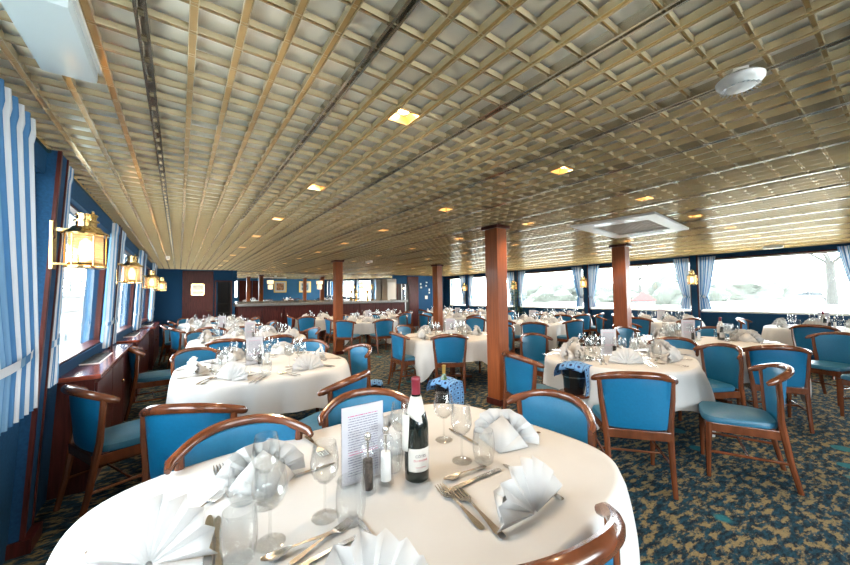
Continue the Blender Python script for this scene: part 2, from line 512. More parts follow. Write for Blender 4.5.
# door
d = B().box((.50, 13.40, 1.18), (.84, .06, 2.34), bev=.006).obj('door_1', 'mahog', smooth=False); struct(d)
f = B()
for x in (.33, .65): f.box((x, 13.36, 1.75), (.03, .03, .36))
for z in (1.58, 1.92): f.box((.49, 13.36, z), (.35, .03, .03))
f.box((.49, 13.36, 1.72), (.30, .02, .02))
f.obj('door_window_frame', 'brass', d, smooth=False)
B().box((.49, 13.365, 1.75), (.30, .012, .32)).obj('lit_pane', mat('lit_pane', (.4, .38, .30), .3, emit=(1, .90, .66), es=.22), d, smooth=False)
B().tube([(.84, 13.33, 1.05), (.84, 13.31, 1.05), (.74, 13.31, 1.05)], .012).obj('door_handle', 'brass', d)
# dark serving doorway with shelves
r = B()
r.box((1.22, 14.0, 1.1), (.74, .05, 2.2)); r.box((.98, 13.75, 1.1), (.04, .5, 2.2)); r.box((1.46, 13.75, 1.1), (.04, .5, 2.2))
for z in (.95, 1.25, 1.5): r.box((1.22, 13.85, z), (.5, .25, .025))
struct(r.obj('door_2', 'darkroom', smooth=False))
r = B()
for x in (.98, 1.46): r.box((x, 13.39, 1.02), (.04, .05, 2.04))
r.box((1.22, 13.39, 2.03), (.52, .05, .04)); r.obj('door_frame', 'mahog', bpy.data.objects['door_2'], smooth=False)

# columns
CAP = .035
for n, (x, y, wx, wy) in enumerate([(3.42, 3.15, .19, .22), (6.90, 3.12, .17, .25), (3.22, 8.41, .19, .19), (6.34, 8.26, .19, .24)]):
    wx = max(wx, .18)
    cb = B().box((x + wx / 2, y + wy / 2, CEIL / 2), (wx, wy, CEIL), bev=.006).obj('wall_pillar', 'pillar', smooth=False); struct(cb)
    B().box((x + wx / 2, y + wy / 2, CEIL - .02), (wx + .07, wy + .07, .045), bev=.006).obj('trim_capital', 'mahog', cb, smooth=False)
    B().box((x + wx / 2, y + wy / 2, .04), (wx + .03, wy + .03, .08), bev=.006).obj('trim_base', 'mahog', cb, smooth=False)

# ---------------------------------------------------------------- window cabinets on the left
def cabinet(y0, y1, label):
    t = empty('window_cabinet', (0, (y0 + y1) / 2, 0), 0, label, 'cabinet', 'cabinets below the lantern-side windows')
    ym = (y0 + y1) / 2; L = y1 - y0; s = lsh(ym)
    xa, xb = -.83 + s, -.53 + s
    B().box(((xa + xb) / 2, 0, .42), (xb - xa, L, .84)).obj('body', 'mahog', t, smooth=False)
    B().box(((xa + xb) / 2 + .012, 0, .86), (xb - xa + .05, L + .03, .035), bev=.008).obj('top', 'mahogtop', t, smooth=False)
    n = 3
    for k in range(n):
        yy = -L / 2 + (k + .5) * L / n
        dd = B().box((xb + .008, yy, .44), (.018, L / n - .02, .74), bev=.004).obj('door', 'mahog', t, smooth=False)
        B().lathe([(.012, 0), (.014, .01), (.008, .02)], 10).shear(lambda c: (xb + .017 + c.z, yy + L / n * .38 + c.x, .55 + c.y)).obj('knob', 'brass', dd)
    gb = B().box((xa + .16, -.15, .8805), (.17, .75, .006))
    go = gb.obj('vent_grille', 'white', t, smooth=False)
    sl = B()
    for k in range(24): sl.box((xa + .16, -.15 - .36 + k * .0313, .884), (.15, .012, .003))
    for k in range(5): sl.box((xa + .10 + k * .03, -.15, .8845), (.008, .74, .003))
    sl.obj('slots', 'dark', go, smooth=False)
    return t


cabinet(3.72, 6.02, 'mahogany window cabinet with white grille on top, beside the large lantern')
cabinet(6.45, 8.75, 'mahogany window cabinet beyond the second lantern from the front')
cabinet(9.15, 11.4, 'mahogany window cabinet beyond the third lantern, towards the panelled door')

# ---------------------------------------------------------------- curtains
def curtain(x, y0, direction, sign, ztop, zbot, ztie, wtop, wtie, wbot, label, fix, depth=.035, folds=7, slant=0., group='striped curtains'):
    t = empty('curtain', (x, y0, 0), 0, label, 'curtain', group)
    b = B()
    rnd = random.Random(int(y0 * 100) + int(direction))
    ph = rnd.random() * 6
    def width(z):
        if z > ztie:
            k = (z - ztie) / (ztop - ztie); return wtie + (wtop - wtie) * k ** .7
        k = (ztie - z) / (ztie - zbot); return wtie + (wbot - wtie) * k ** .6
    def f(u, v):
        z = zbot + (ztop - zbot) * v
        w = width(z)
        am = depth * (1.15 - .35 * abs(z - ztie)) * (1 if z < ztop - .1 else 1.25)
        off = math.sin(u * folds * 2 * PI + ph) * am + math.sin(u * folds * 4 * PI + 1) * am * .25
        return Vector((x + sign * (.02 + off), y0 + direction * (w * u + slant * (z - zbot) / (ztop - zbot)), z))
    b.grid(f, folds * 10, 40, lambda u, v: (u * 3.0, v))
    b.shear(fix); b.shear(lambda c: (c.x - x, c.y - y0, c.z))
    b.obj('drape', 'curtain', t, angle=180)
    tb = B()
    def g2(u, v):
        a = u * 2 * PI
        return Vector((x + sign * (.02 + math.cos(a) * (depth * 1.6)), y0 + direction * (slant * (ztie - zbot) / (ztop - zbot) + wtie / 2 + math.sin(a) * (wtie / 2 + .012)), ztie - .02 + v * .045 + .03 * math.sin(a) * direction))
    tb.grid(g2, 24, 2, lambda u, v: (u * 2, v), wrap=True)
    tb.shear(fix); tb.shear(lambda c: (c.x - x, c.y - y0, c.z))
    tb.obj('tieback', 'curtain', t, angle=180)
    return t


nmL = ['', '', 'large lantern', 'second lantern', 'third lantern', 'fourth lantern']
for n in (2, 3, 4, 5):
    y = LP[n]
    near_lab = 'blue and white striped curtain hanging on the near side of the %s' % nmL[n]
    far_lab = 'blue and white striped curtain hanging just beyond the %s' % nmL[n]
    lf = lambda c: lean(c)
    if n == 2:
        curtain(-.655, y - .14, -1, 1, CEIL - .02, .84, 1.15, .85, .70, .80, 'wide blue and white striped curtain beside the large lantern', lf, .045, 11, .46)
        curtain(-.655, LP[1] - .14, -1, 1, CEIL - .02, .84, 1.15, 1.3, 1.1, 1.25, 'drawn striped curtain added unseen behind the viewer to hold back daylight', lf, .045, 15)  # out-of-view curtain added to cut daylight on the front table
        curtain(-.655, LP[1] + .14, 1, 1, CEIL - .02, .84, 1.15, .35, .25, .30, 'narrow striped curtain added unseen behind the viewer to hold back daylight', lf, .045, 5)  # its unseen partner, added likewise to narrow the near window's light
    else:
        curtain(-.645, y - .10, -1, 1, CEIL - .03, .90, 1.2, .32, .20, .27, near_lab, lf, .03, 5)
    curtain(-.645, y + .10, 1, 1, CEIL - .03, .90, 1.2, .10 if n == 2 else .34, .09 if n == 2 else .14, .20, far_lab, lf, .03, 5)
nmR = ['', 'right-edge', 'car window', 'red-shelter window', 'potted tree', 'far-corner']
pl = {1: 'pilaster beyond the parked car', 2: 'lantern between parked-car and red-shelter windows', 3: 'lantern beyond the red shelter window', 4: 'lantern above the potted tree', 5: 'farthest lantern of the wide-window wall'}
for n in (1, 2, 3, 4, 5):
    y = RP[n]
    lf = lambda c: (c.x, c.y, c.z)
    for sd, wd in ((-1, 'near'), (1, 'far')):
        curtain(10.76, y + sd * .10, sd, -1, CEIL - .06, 1.0, 1.33, .36, .15, .24, 'striped tied curtain, %s side of the %s' % (wd, pl[n]), lf, .03, 5)

# ---------------------------------------------------------------- brass lanterns
def build_lantern():
    """Wall plate at the origin, lantern hanging out along +x."""
    t = empty('brass_lantern')
    B().box((.008, 0, 0), (.016, .085, .30), bev=.004).box((.06, 0, .10), (.11, .02, .02)).box((.06, 0, -.115), (.11, .06, .012)).obj('bracket', 'brass', t, smooth=False)
    c = (.155, 0, 0)
    base = B().lathe([(.0, -.14), (.085, -.14), (.100, -.135), (.100, -.125), (.092, -.12), (.085, -.105), (.0, -.10)], 28, c, capb=False)
    for k in range(6):
        a = k * PI / 3
        base.tube([(c[0] + .097 * math.cos(a), .097 * math.sin(a), -.13), (c[0] + .097 * math.cos(a), .097 * math.sin(a), .08)], .004, 6)
    base.obj('gallery', 'brass', t)
    prof = []
    for k in range(25):
        z = -.105 + k * .0075
        prof.append((.080 + (.004 if k % 2 else 0), z))
    B().lathe(prof, 28, c, capb=False).obj('globe', 'amber', t)
    B().lathe([(.001, -.09), (.028, -.085), (.038, -.03), (.030, .03), (.001, .06)], 14, c, capb=False).obj('bulb', 'flame', t)
    cap = B().lathe([(.0, .072), (.112, .072), (.115, .080), (.108, .088), (.085, .10), (.066, .125), (.050, .128), (.050, .155), (.062, .158), (.062, .166), (.048, .172), (.048, .195), (.055, .198), (.055, .205), (.020, .212), (.0, .214)], 28, c, capb=False)
    cap.obj('cap', 'brass', t)
    B().tube([(c[0] + .03, .055 * math.cos(a), .165 + .065 * math.sin(a)) for a in [k * PI / 10 for k in range(11)]], .005, 6).obj('handle', 'brass', t)
    return t


lant = Proto(build_lantern)
lname = {2: 'largest brass lantern on the blue pilaster beside the near striped curtain', 3: 'second brass lantern along the left pilasters, above the window cabinets', 4: 'third brass lantern along the pilasters, towards the panelled door', 5: 'smallest brass lantern on the pilaster closest to the panelled door'}


def lamp_light(name, loc, power, col, r=.04):
    L = bpy.data.lights.new(name, 'POINT'); L.energy = power; L.color = col; L.shadow_soft_size = r
    o = bpy.data.objects.new(name, L); C.objects.link(o); o.location = loc
    return o


for n in (2, 3, 4, 5):
    x = -.61 - .005 + lsh(LP[n]) - (CEIL - 1.80) * .05
    lant.put((x, LP[n] - .06, 1.80), 0, lname[n], 'lamp', 'brass lanterns on the pilasters')
    lamp_light('lantern_glow', (x + .155, LP[n] - .06, 1.76), 9, (1, .70, .42))
rn = {2: 'brass lantern between the parked-car window and the red-shelter window', 3: 'brass lantern on the pilaster past the red-shelter window', 4: 'brass lantern on the pilaster above the potted tree', 5: 'brass lantern on the pilaster nearest the far corner', 1: 'brass lantern on the pilaster past the parked car'}
for n in (1, 2, 3, 4, 5):
    lant.put((10.75, RP[n], 1.78), PI, rn[n], 'lamp', 'brass lanterns on the pilasters')
    lamp_light('lantern_glow', (10.595, RP[n], 1.74), 9, (1, .70, .42))

# ---------------------------------------------------------------- ceiling fittings
def build_down():
    t = empty('downlight')
    q = B(); h = .0585; a = .049; bb = .028
    # funnel of four sloping warm plates
    v0 = [q.bm.verts.new((sx * h, sy * h, .0)) for sx, sy in ((-1, -1), (1, -1), (1, 1), (-1, 1))]
    v1 = [q.bm.verts.new((sx * a, sy * a, .045)) for sx, sy in ((-1, -1), (1, -1), (1, 1), (-1, 1))]
    for k in range(4): q.bm.faces.new((v0[k], v0[(k + 1) % 4], v1[(k + 1) % 4], v1[k]))
    q.bm.faces.new(v1)
    q.obj('reflector', 'recess', t, smooth=False)
    B().lathe([(.026, .030), (.026, .042), (.0, .043)], 16, capb=True).obj('bulb', 'bulb', t)
    return t


down = Proto(build_down)
ox = ['over the lantern-side tables', 'over the aisle left of the tallest pillar', 'beside the tallest pillar', 'left of the ceiling air unit', 'right of the tallest pillar row', 'over the far pillar row', 'over the wide-window tables']
ordn = ['first', 'second', 'third', 'fourth', 'fifth', 'sixth', 'seventh', 'eighth', 'ninth', 'tenth']
for k in range(7):
    for m in range(-3, 9):
        x, y = GX0 + CELL * 2.5 + 1.4 * k, GY0 + CELL * 4.5 + 1.4 * m - 0.0
        if (k == 6 and m == 0) or (m == -1 and k in (1, 2)): continue
        if 3.9 < x < 6.3 and 1.6 < y < 2.9: continue
        down.put((x, y, CEIL - .002), 0, ('warm square downlight, %s of the row %s' if m >= 0 else 'downlight behind the viewer, %s back, %s') % (ordn[m] if m >= 0 else ordn[-m - 1], ox[k]), 'light', 'recessed ceiling downlights')
        L = bpy.data.lights.new('downlight_beam', 'SPOT'); L.energy = 30 if m >= 0 else 10; L.color = (1, .74, .48); L.spot_size = math.radians(125); L.spot_blend = .9; L.shadow_soft_size = .03
        o = bpy.data.objects.new('downlight_beam', L); C.objects.link(o); o.location = (x, y, CEIL - .006)

# cassette air unit
t = empty('ceiling_air_unit', (5.17, 2.24, CEIL), .10, 'white rectangular air-conditioning cassette in the brass ceiling by the right pillar', 'air conditioner')
fr = B(); ax, ay = .78, .50
fr.box((0, ay - .08, -.012), (2 * ax, .16, .03), bev=.006).box((0, -ay + .08, -.012), (2 * ax, .16, .03), bev=.006).box((ax - .15, 0, -.012), (.30, 2 * ay - .32, .03)).box((-ax + .15, 0, -.012), (.30, 2 * ay - .32, .03))
fr.obj('frame', 'white', t, smooth=False)
gr = B().box((0, 0, -.004), (.96, .66, .012))
for k in range(16): gr.box((0, -.30 + k * .04, -.013), (.94, .012, .008))
gr.obj('grille', mat('air_grille', (.42, .36, .30), .6), t, smooth=False)
B().box((ax - .15, 0, -.028), (.16, .46, .006)).obj('louvre', 'dark', t, smooth=False)
B().box((-ax + .15, 0, -.028), (.16, .46, .006)).obj('louvre', 'grey', t, smooth=False)
# round detector
p = at(740, 84, CEIL - .06)
t = empty('ceiling_detector', (p.x, p.y, CEIL - .06), .4, 'round white slotted detector hanging below the brass ceiling', 'detector')
B().lathe([(.0, -.024), (.03, -.024), (.062, -.012), (.078, .006), (.080, .018), (.066, .030), (.0, .034)], 36, capb=False).obj('housing', 'white', t)
sl = B()
for k in range(22):
    a = k * 2 * PI / 22
    r_ = Matrix.Rotation(a, 3, 'Z') @ Matrix.Rotation(.33, 3, 'Y')
    sl.box((math.cos(a) * .050, math.sin(a) * .050, -.0165), (.034, .005, .003), r_)
sl.obj('slots', 'grey', t, smooth=False)
B().box((0, 0, .045), (.05, .05, .03)).obj('mount', 'cream', t, smooth=False)
# emergency light in the near corner
p0, p1 = at(99, 80, 2.33), at(36, 64, 2.33)
t = empty('emergency_light', (-.345, 1.50, 2.33), 0, 'boxy translucent emergency light on the ceiling above the wide curtain', 'light')
B().box((0, .10, .0), (.155, .44, .055), bev=.012).obj('diffuser', mat('opal_cover', (.68, .76, .78), .22, trans=.15), t, angle=25)
B().box((0, .10, .034), (.17, .455, .02)).obj('housing', 'white', t, smooth=False)
for px, py, lab in ((773, 247, 'small white emergency light on the ceiling edge above the car window'), (168, 258, 'small white emergency light on the ceiling above the lantern row'), (342 + 27, 262, 'small white emergency light on the ceiling in front of the bar')):
    p = at(px, py, CEIL - .03)
    t = empty('exit_light', (p.x, p.y, CEIL - .03), .0, lab, 'light', 'small emergency lights')
    B().box((0, 0, 0), (.07, .30, .06), bev=.01).obj('diffuser', 'white', t, smooth=False)
    B().box((-.0, .03, -.031), (.03, .05, .006)).obj('led', mat('led_' + str(px), (1, .8, .6), .5, emit=(1, .7, .45), es=2), t, smooth=False)

# ---------------------------------------------------------------- dining chair (faces +y, origin on the floor under the seat)
def rail_pt(s):
    a = abs(s)
    return Vector((.285 * math.copysign(min(1, a) ** .96, s) if a else 0, -.315 + .155 * a ** 2.3, .858 - .070 * a ** 2.4))


def build_chair():
    t = empty('dining_chair')
    # upholstered seat
    def outline(k):                     # k 0..1 around; rounded trapezoid, wider in front
        a = k * 2 * PI; c, s_ = math.cos(a), math.sin(a)
        n = 4.5
        x = math.copysign(abs(c) ** (2 / n), c); y = math.copysign(abs(s_) ** (2 / n), s_)
        return Vector((x * (.235 + .025 * y), y * .228 + .01, 0))
    b = B(); N = 36
    lay = [(.90, .425), (1.0, .432), (1.01, .455), (.97, .474), (.80, .486), (.45, .492), (.02, .494)]
    rings = [[b.bm.verts.new(outline(k / N) * f + Vector((0, .01 * (1 - f), z))) for k in range(N)] for f, z in lay]
    for r0, r1 in zip(rings, rings[1:]):
        for k in range(N): b.bm.faces.new((r0[k], r0[(k + 1) % N], r1[(k + 1) % N], r1[k]))
    b.bm.faces.new(rings[0][::-1]); b.bm.faces.new(rings[-1])
    b.obj('seat', 'seatvinyl', t)
    # wooden seat frame
    f = B()
    f.bar((-.225, .20, .395), (.225, .20, .395), .026, .066, .004)
    f.bar((-.21, -.240, .405), (.21, -.240, .405), .026, .066, .004)
    for sx in (-1, 1): f.bar((sx * .205, -.215, .395), (sx * .228, .20, .395), .026, .066, .004)
    f.obj('seat_frame', 'wood', t, smooth=False)
    # legs
    for sx in (-1, 1):
        B().tube([(sx * .222, .212, 0), (sx * .226, .208, .22), (sx * .228, .200, .43)], [.016, .021, .025], 8).obj('leg', 'wood', t)
    for sx in (-1, 1):
        top = rail_pt(sx * .86)
        B().tube([(sx * .205, -.305, 0), (sx * .208, -.262, .20), (sx * .212, -.228, .42), (sx * .222, -.215, .52), (sx * .240, -.213, .66), (top.x, top.y, top.z - .008)], [.017, .020, .024, .022, .019, .019], 8).obj('leg', 'wood', t)
    for sx in (-1, 1):
        B().tube([(sx * .208, -.268, .20), (sx * .225, .208, .20)], .011, 6).obj('stretcher', 'wood', t)
    B().tube([(-.217, -.03, .20), (.217, -.03, .20)], .010, 6).obj('stretcher', 'wood', t)
    # curved top rail
    n = 24
    pts = [rail_pt(-1.06 + 2.12 * k / n) for k in range(n + 1)]
    rad = [.0225 - .004 * abs(-1 + 2 * k / n) ** 3 for k in range(n + 1)]; rad[0] = rad[-1] = .012
    B().tube(pts, rad, 10, flat=1.25).obj('top_rail', 'wood', t)
    # padded back panel
    b = B(); nu, nv = 14, 12
    def sheet(th):
        def fn(u, v):
            s_ = (u * 2 - 1)
            zt = rail_pt(s_ * .80).z - .012
            z = .448 + (zt - .448) * v
            hw = .195 + .040 * v
            yb = -.240 - .046 * v + .080 * v * (abs(s_) * .82) ** 2.2 + .018 * s_ * s_
            edge = min(1, 6 * min(u, 1 - u)) * min(1, 6 * min(v, 1 - v) + .3)
            return Vector((s_ * hw, yb + th * (.35 + .65 * edge), z))
        return fn
    F = b.grid(sheet(.020), nu, nv); K = b.grid(sheet(-.014), nu, nv)
    for j in range(nv):
        b.bm.faces.new((F[0][j], F[0][j + 1], K[0][j + 1], K[0][j])); b.bm.faces.new((F[nu][j + 1], F[nu][j], K[nu][j], K[nu][j + 1]))
    for i in range(nu):
        b.bm.faces.new((F[i + 1][0], F[i][0], K[i][0], K[i + 1][0])); b.bm.faces.new((F[i][nv], F[i + 1][nv], K[i + 1][nv], K[i][nv]))
    b.obj('backrest', 'vinyl', t, angle=60)
    return t


chair = Proto(build_chair)

# ---------------------------------------------------------------- tables
# name: centre, half-length, half-width, squareness, rotation, phrase
TB = {
    'T1': (.65, 1.22, .93, .655, 4.2, .07, 'front table with the red-capped bottle'),
    'T2': (.76, 4.02, .81, .80, 2.6, .0, 'second table beside the lantern windows'),
    'T3': (1.02, 6.75, .90, .85, 2.5, .0, 'third table beside the lantern windows'),
    'T4': (.82, 9.35, .86, .84, 2.4, .0, 'fourth table beside the lantern windows'),
    'T5': (.85, 11.65, .85, .82, 2.4, .0, 'last table before the panelled door'),
    'TR': (3.98, 1.92, .74, .72, 2.6, .3, 'table right of the tallest pillar'),
    'TC': (3.93, 4.72, .82, .80, 2.4, .2, 'table just beyond the tallest pillar'),
    'B3': (4.50, 9.2, .80, .80, 2.4, 0, 'table beside the bar-side slim pillar'),
    'B4': (3.95, 11.45, .85, .62, 3., 0, 'oblong table along the bar front'),
    'B5': (6.1, 11.3, .85, .62, 3., 0, 'peach table at the right bar end'),
    'C1': (5.95, 1.68, .88, .86, 2.5, .2, 'table below the ceiling air unit'),
    'C2': (7.40, 5.65, .83, .82, 2.4, 0, 'table before the potted tree'),
    'C3': (7.5, 8.7, .82, .80, 2.4, 0, 'table beside the far right pillar'),
    'D1': (9.75, .95, .72, .80, 2.6, 0, 'window table facing the parked car'),
    'D2': (9.85, 3.65, .70, .80, 2.6, 0, 'window table facing the red shelter'),
    'D3': (9.75, 6.35, .75, .80, 2.4, 0, 'third window table past the shelter'),
    'D4': (9.6, 9.3, .72, .80, 2.4, 0, 'window table past the potted tree'),
    'D5': (9.2, 11.7, .75, .80, 2.4, 0, 'window table in the far corner'),
}
DIRS = ['car side', 'bar-and-car corner', 'bar side', 'bar-and-lantern corner', 'lantern side', 'near-lantern corner', 'near side', 'near-car corner']


def dirname(dx, dy):
    return DIRS[int(round(math.atan2(dy, dx) / (PI / 4))) % 8]


def rim(T, a):
    """Table edge point (local, unrotated) at angle a and its radius."""
    _, _, A, Bh, n, _, _ = TB[T]
    c, s_ = math.cos(a), math.sin(a)
    r = (abs(c / A) ** n + abs(s_ / Bh) ** n) ** (-1 / n)
    return r


def build_table(T):
    cx, cy, A, Bh, n, rot, ph = TB[T]
    t = empty('dining_table', (cx, cy, 0), rot, 'pedestal under the cloth of the %s' % ph, 'table', 'pedestal tables')
    b = B(); N = 48
    lo = [b.bm.verts.new((math.cos(k * 2 * PI / N) * (rim(T, k * 2 * PI / N) - .012), math.sin(k * 2 * PI / N) * (rim(T, k * 2 * PI / N) - .012), TT - .035)) for k in range(N)]
    hi = [b.bm.verts.new((v.co.x, v.co.y, TT - .006)) for v in lo]
    for k in range(N): b.bm.faces.new((lo[k], lo[(k + 1) % N], hi[(k + 1) % N], hi[k]))
    b.bm.faces.new(lo[::-1]); b.bm.faces.new(hi)
    b.obj('tabletop', 'wood', t, smooth=False)
    B().lathe([(.06, .05), (.05, .12), (.045, TT - .035)], 16, capt=True).obj('pedestal', 'wood', t)
    for k in range(4):
        a = k * PI / 2 + PI / 4
        B().bar((0, 0, .06), (math.cos(a) * .34, math.sin(a) * .34, .03), .07, .05, .006).obj('foot', 'wood', t, smooth=False)
    # the cloth: a square sheet draped over the top, long at its corners
    rnd = random.Random(T)
    b = B(); N = 160
    S = max(A, Bh) + .30; Sx, Sy = A + .30, Bh + .30
    # the cloth is turned so that its long corners hang between the chairs
    gap = lambda x: abs((x + PI) % (2 * PI) - PI)
    crot = max((k * PI / 36 for k in range(18)), key=lambda q: min([9] + [gap(q + PI / 4 + j * PI / 2 + rot - a) for j in range(4) for a in CHANG.get(T, []) if gap(a - math.atan2(-cy, -cx)) < 1.5]))
    if abs(A - Bh) > .15: crot = 0
    nf = rnd.randint(13, 16); p1, p2 = rnd.random() * 6, rnd.random() * 6
    rings = []
    for f in (.03, .4, .8, .965):
        rings.append([b.bm.verts.new((math.cos(k * 2 * PI / N) * rim(T, k * 2 * PI / N) * f, math.sin(k * 2 * PI / N) * rim(T, k * 2 * PI / N) * f, TT)) for k in range(N)])
    for q in range(11):
        ring = []
        for k in range(N):
            a = k * 2 * PI / N; r = rim(T, a)
            ac = a - crot
            dl = min(abs((ac - PI / 4 - j * PI / 2 + PI) % (2 * PI) - PI) for j in range(4))
            drop = .32 + .02 * math.sin(2 * a + p1) + (.31 if abs(A - Bh) < .15 else .16) * math.exp(-(dl / .24) ** 2)
            v = q / 10
            z = TT - .004 - drop * v if q else TT - .0015
            corner = max(0, (drop - .32) / .30)
            wav = math.sin(nf * a + p1 + 1.1 * math.sin(2 * a + p2)) * .024 + math.sin(2.3 * nf * a + p2) * .008
            out = .005 + v * (.018 + .02 * corner) + wav * v ** .8 * (.75 + .8 * corner) + .05 * corner * math.sin(PI * v)
            if q == 0: out = -.006
            rr = r + out
            ring.append(b.bm.verts.new((math.cos(a) * rr, math.sin(a) * rr, z)))
        rings.append(ring)
    for r0, r1 in zip(rings, rings[1:]):
        for k in range(N): b.bm.faces.new((r0[k], r0[(k + 1) % N], r1[(k + 1) % N], r1[k]))
    b.bm.faces.new(rings[0])
    o = b.obj('tablecloth', 'cloth', angle=180)
    o.location = (cx, cy, 0); o.rotation_euler = (0, 0, rot)
    tag(o, 'white linen cloth draped over the %s' % ph, 'tablecloth', 'white tablecloths')


# ---------------------------------------------------------------- napkins, glasses, cutlery
ZT = TT + .0008


def napkin_mesh(seed, R=.165):
    """A pleated fan standing on its folded base; it faces +y, its tail props it up at -y."""
    rnd = random.Random(seed)
    b = B(); n = 8
    tilt = .26
    a0, a1 = math.radians(2), math.radians(178)
    pts_in, pts_mid, pts_out = [], [], []
    for k in range(2 * n + 1):
        a = a0 + (a1 - a0) * k / (2 * n)
        zig = (1 if k % 2 else -1)
        rr = R * (1 + .03 * rnd.uniform(-1, 1)) * (.97 if k % 2 else 1)
        for lst, f, am in ((pts_in, .06, .001), (pts_mid, .55, .0075), (pts_out, 1., .0135)):
            x = math.cos(a) * rr * f; h = math.sin(a) * rr * f
            y = zig * am - h * math.sin(tilt) + .012
            lst.append(b.bm.verts.new((x, y, .004 + h * math.cos(tilt))))
    for A_, B_ in ((pts_in, pts_mid), (pts_mid, pts_out)):
        for k in range(2 * n): b.bm.faces.new((A_[k], A_[k + 1], B_[k + 1], B_[k]))
    # flat tail behind: two leaning triangles and a folded pad on the table
    top = Vector((0, -R * .80 * math.sin(tilt) + .004, R * .80 * math.cos(tilt)))
    L = Vector((-R * .50, -.05, R * .35)); Rr = Vector((R * .50, -.05, R * .35))
    tail = Vector((rnd.uniform(-.02, .02), -R * .95, .004))
    l0 = Vector((-R * .72, -.035, .003)); r0 = Vector((R * .72, -.035, .003))
    b.poly([top, L, tail]); b.poly([top, tail, Rr]); b.poly([L, l0, tail]); b.poly([Rr, tail, r0])
    return b.mesh('fan_napkin', 'napkin', True, 12)


NAPK = [napkin_mesh(s) for s in (1, 2, 3)]


def napkin(loc, rz, label, scale=1.):
    o = bpy.data.objects.new('fan_napkin', random.choice(NAPK)); C.objects.link(o)
    if not o.modifiers:
        md = o.modifiers.new('thick', 'SOLIDIFY'); md.thickness = .0022; md.offset = 0
    o.location = loc; o.rotation_euler = (0, 0, rz); o.scale = (scale,) * 3
    tag(o, label, 'napkin', 'fan-folded napkins')
    return o


def glass_parts(name, bowl, stem, foot):
    def build():
        t = empty(name)
        B().lathe(bowl, 24, capb=True).obj('bowl', 'glass', t, angle=60)
        if stem: B().lathe(stem, 12, capb=False).obj('stem', 'glass', t, angle=60)
        if foot: B().lathe(foot, 24, capb=True).obj('foot', 'glass', t, angle=60)
        return t
    return Proto(build)


WBOWL = [(.004, .110), (.020, .114), (.036, .130), (.045, .155), (.0455, .180), (.041, .210), (.036, .238), (.0345, .238), (.039, .210), (.0435, .180), (.043, .156), (.034, .132), (.018, .117), (.0, .114)]
WSTEM = [(.010, .006), (.005, .02), (.0042, .06), (.0045, .10), (.007, .112)]
WFOOT = [(.042, .0), (.043, .002), (.025, .004), (.009, .009)]
GB = [(r * 1.10, z * .93 + .005) for r, z in WBOWL]
TUM = [(.034, .0), (.040, .006), (.047, .05), (.047, .09), (.041, .135), (.0395, .135), (.0455, .09), (.0455, .05), (.038, .012), (.0, .010)]
wine = glass_parts('wine_glass', WBOWL, WSTEM, WFOOT)
goblet = glass_parts('water_goblet', GB, [(r, z * .93 + .002) for r, z in WSTEM], WFOOT)
ME_TUM = B().lathe(TUM, 24, capb=True).mesh('tumbler', 'glass', True, 60)
ME_WINE = B().lathe(WFOOT[::1] + WSTEM + WBOWL, 16, capb=True).mesh('wine_glass', 'glass', True, 60)


def one(name, me, loc, rz, label, cat, group):
    o = bpy.data.objects.new(name, me); C.objects.link(o)
    o.location = loc; o.rotation_euler = (0, 0, rz)
    return tag(o, label, cat, group)


GG, TGp, CG = 'stemmed glasses on the tables', 'tumblers on the tables', 'steel cutlery on the tables'


def cut_mesh(kind, L=.265):
    """A piece of cutlery along +y: handle end at 0, tip at L."""
    b = B()
    def strip(prof, bowl=0.):
        up = []; dn = []
        for y, w, z in prof:
            up.append([b.bm.verts.new((sx * w, y, z + .0016 + (bowl * abs(sx) ** 2 if sx else 0))) for sx in (-1, -.5, 0, .5, 1)])
            dn.append([b.bm.verts.new((sx * w * .9, y, z + (bowl * abs(sx) ** 2 if sx else 0))) for sx in (-1, -.5, 0, .5, 1)])
        for i in range(len(prof) - 1):
            for k in range(4):
                b.bm.faces.new((up[i][k], up[i][k + 1], up[i + 1][k + 1], up[i + 1][k]))
                b.bm.faces.new((dn[i][k + 1], dn[i][k], dn[i + 1][k], dn[i + 1][k + 1]))
            b.bm.faces.new((up[i][0], up[i + 1][0], dn[i + 1][0], dn[i][0])); b.bm.faces.new((up[i + 1][4], up[i][4], dn[i][4], dn[i + 1][4]))
        b.bm.faces.new((*up[0], *dn[0][::-1])); b.bm.faces.new((*up[-1][::-1], *dn[-1]))
    H = [(0, .006, .003), (.006, .0105, .003), (.03, .0115, .0035), (.07, .008, .006), (.12, .0045, .009), (.16, .0042, .010)]
    if kind == 'fork':
        strip(H + [(.175, .009, .008), (.188, .0185, .004), (.200, .0200, .003)])
        for k in range(4):
            x = -.0168 + k * .0112
            b.tube([(x, .196, .0045), (x, .225, .004), (x * .95, .245, .006), (x * .92, L, .010)], [.0034, .0034, .0030, .0016], 5, flat=.8)
    elif kind == 'spoon':
        strip(H)
        strip([(.158, .004, .010), (.170, .011, .006), (.185, .0185, .0025), (.205, .022, .001), (.228, .021, .0012), (.248, .014, .004), (.258, .006, .006)], .004)
    else:
        strip([(0, .006, .003), (.006, .0095, .003), (.05, .0095, .004), (.12, .0075, .005), (.135, .0065, .005)])
        strip([(.135, .006, .005), (.142, .0095, .004), (.19, .0105, .003), (.235, .010, .002), (.255, .007, .0015), (L, .002, .0012)])
    return b.mesh({'fork': 'dinner_fork', 'spoon': 'dessert_spoon', 'knife': 'table_knife'}[kind], 'steel', True, 50)


CUT = {k: cut_mesh(k) for k in ('fork', 'spoon', 'knife')}
CN = {'fork': 'dinner_fork', 'spoon': 'dessert_spoon', 'knife': 'table_knife'}


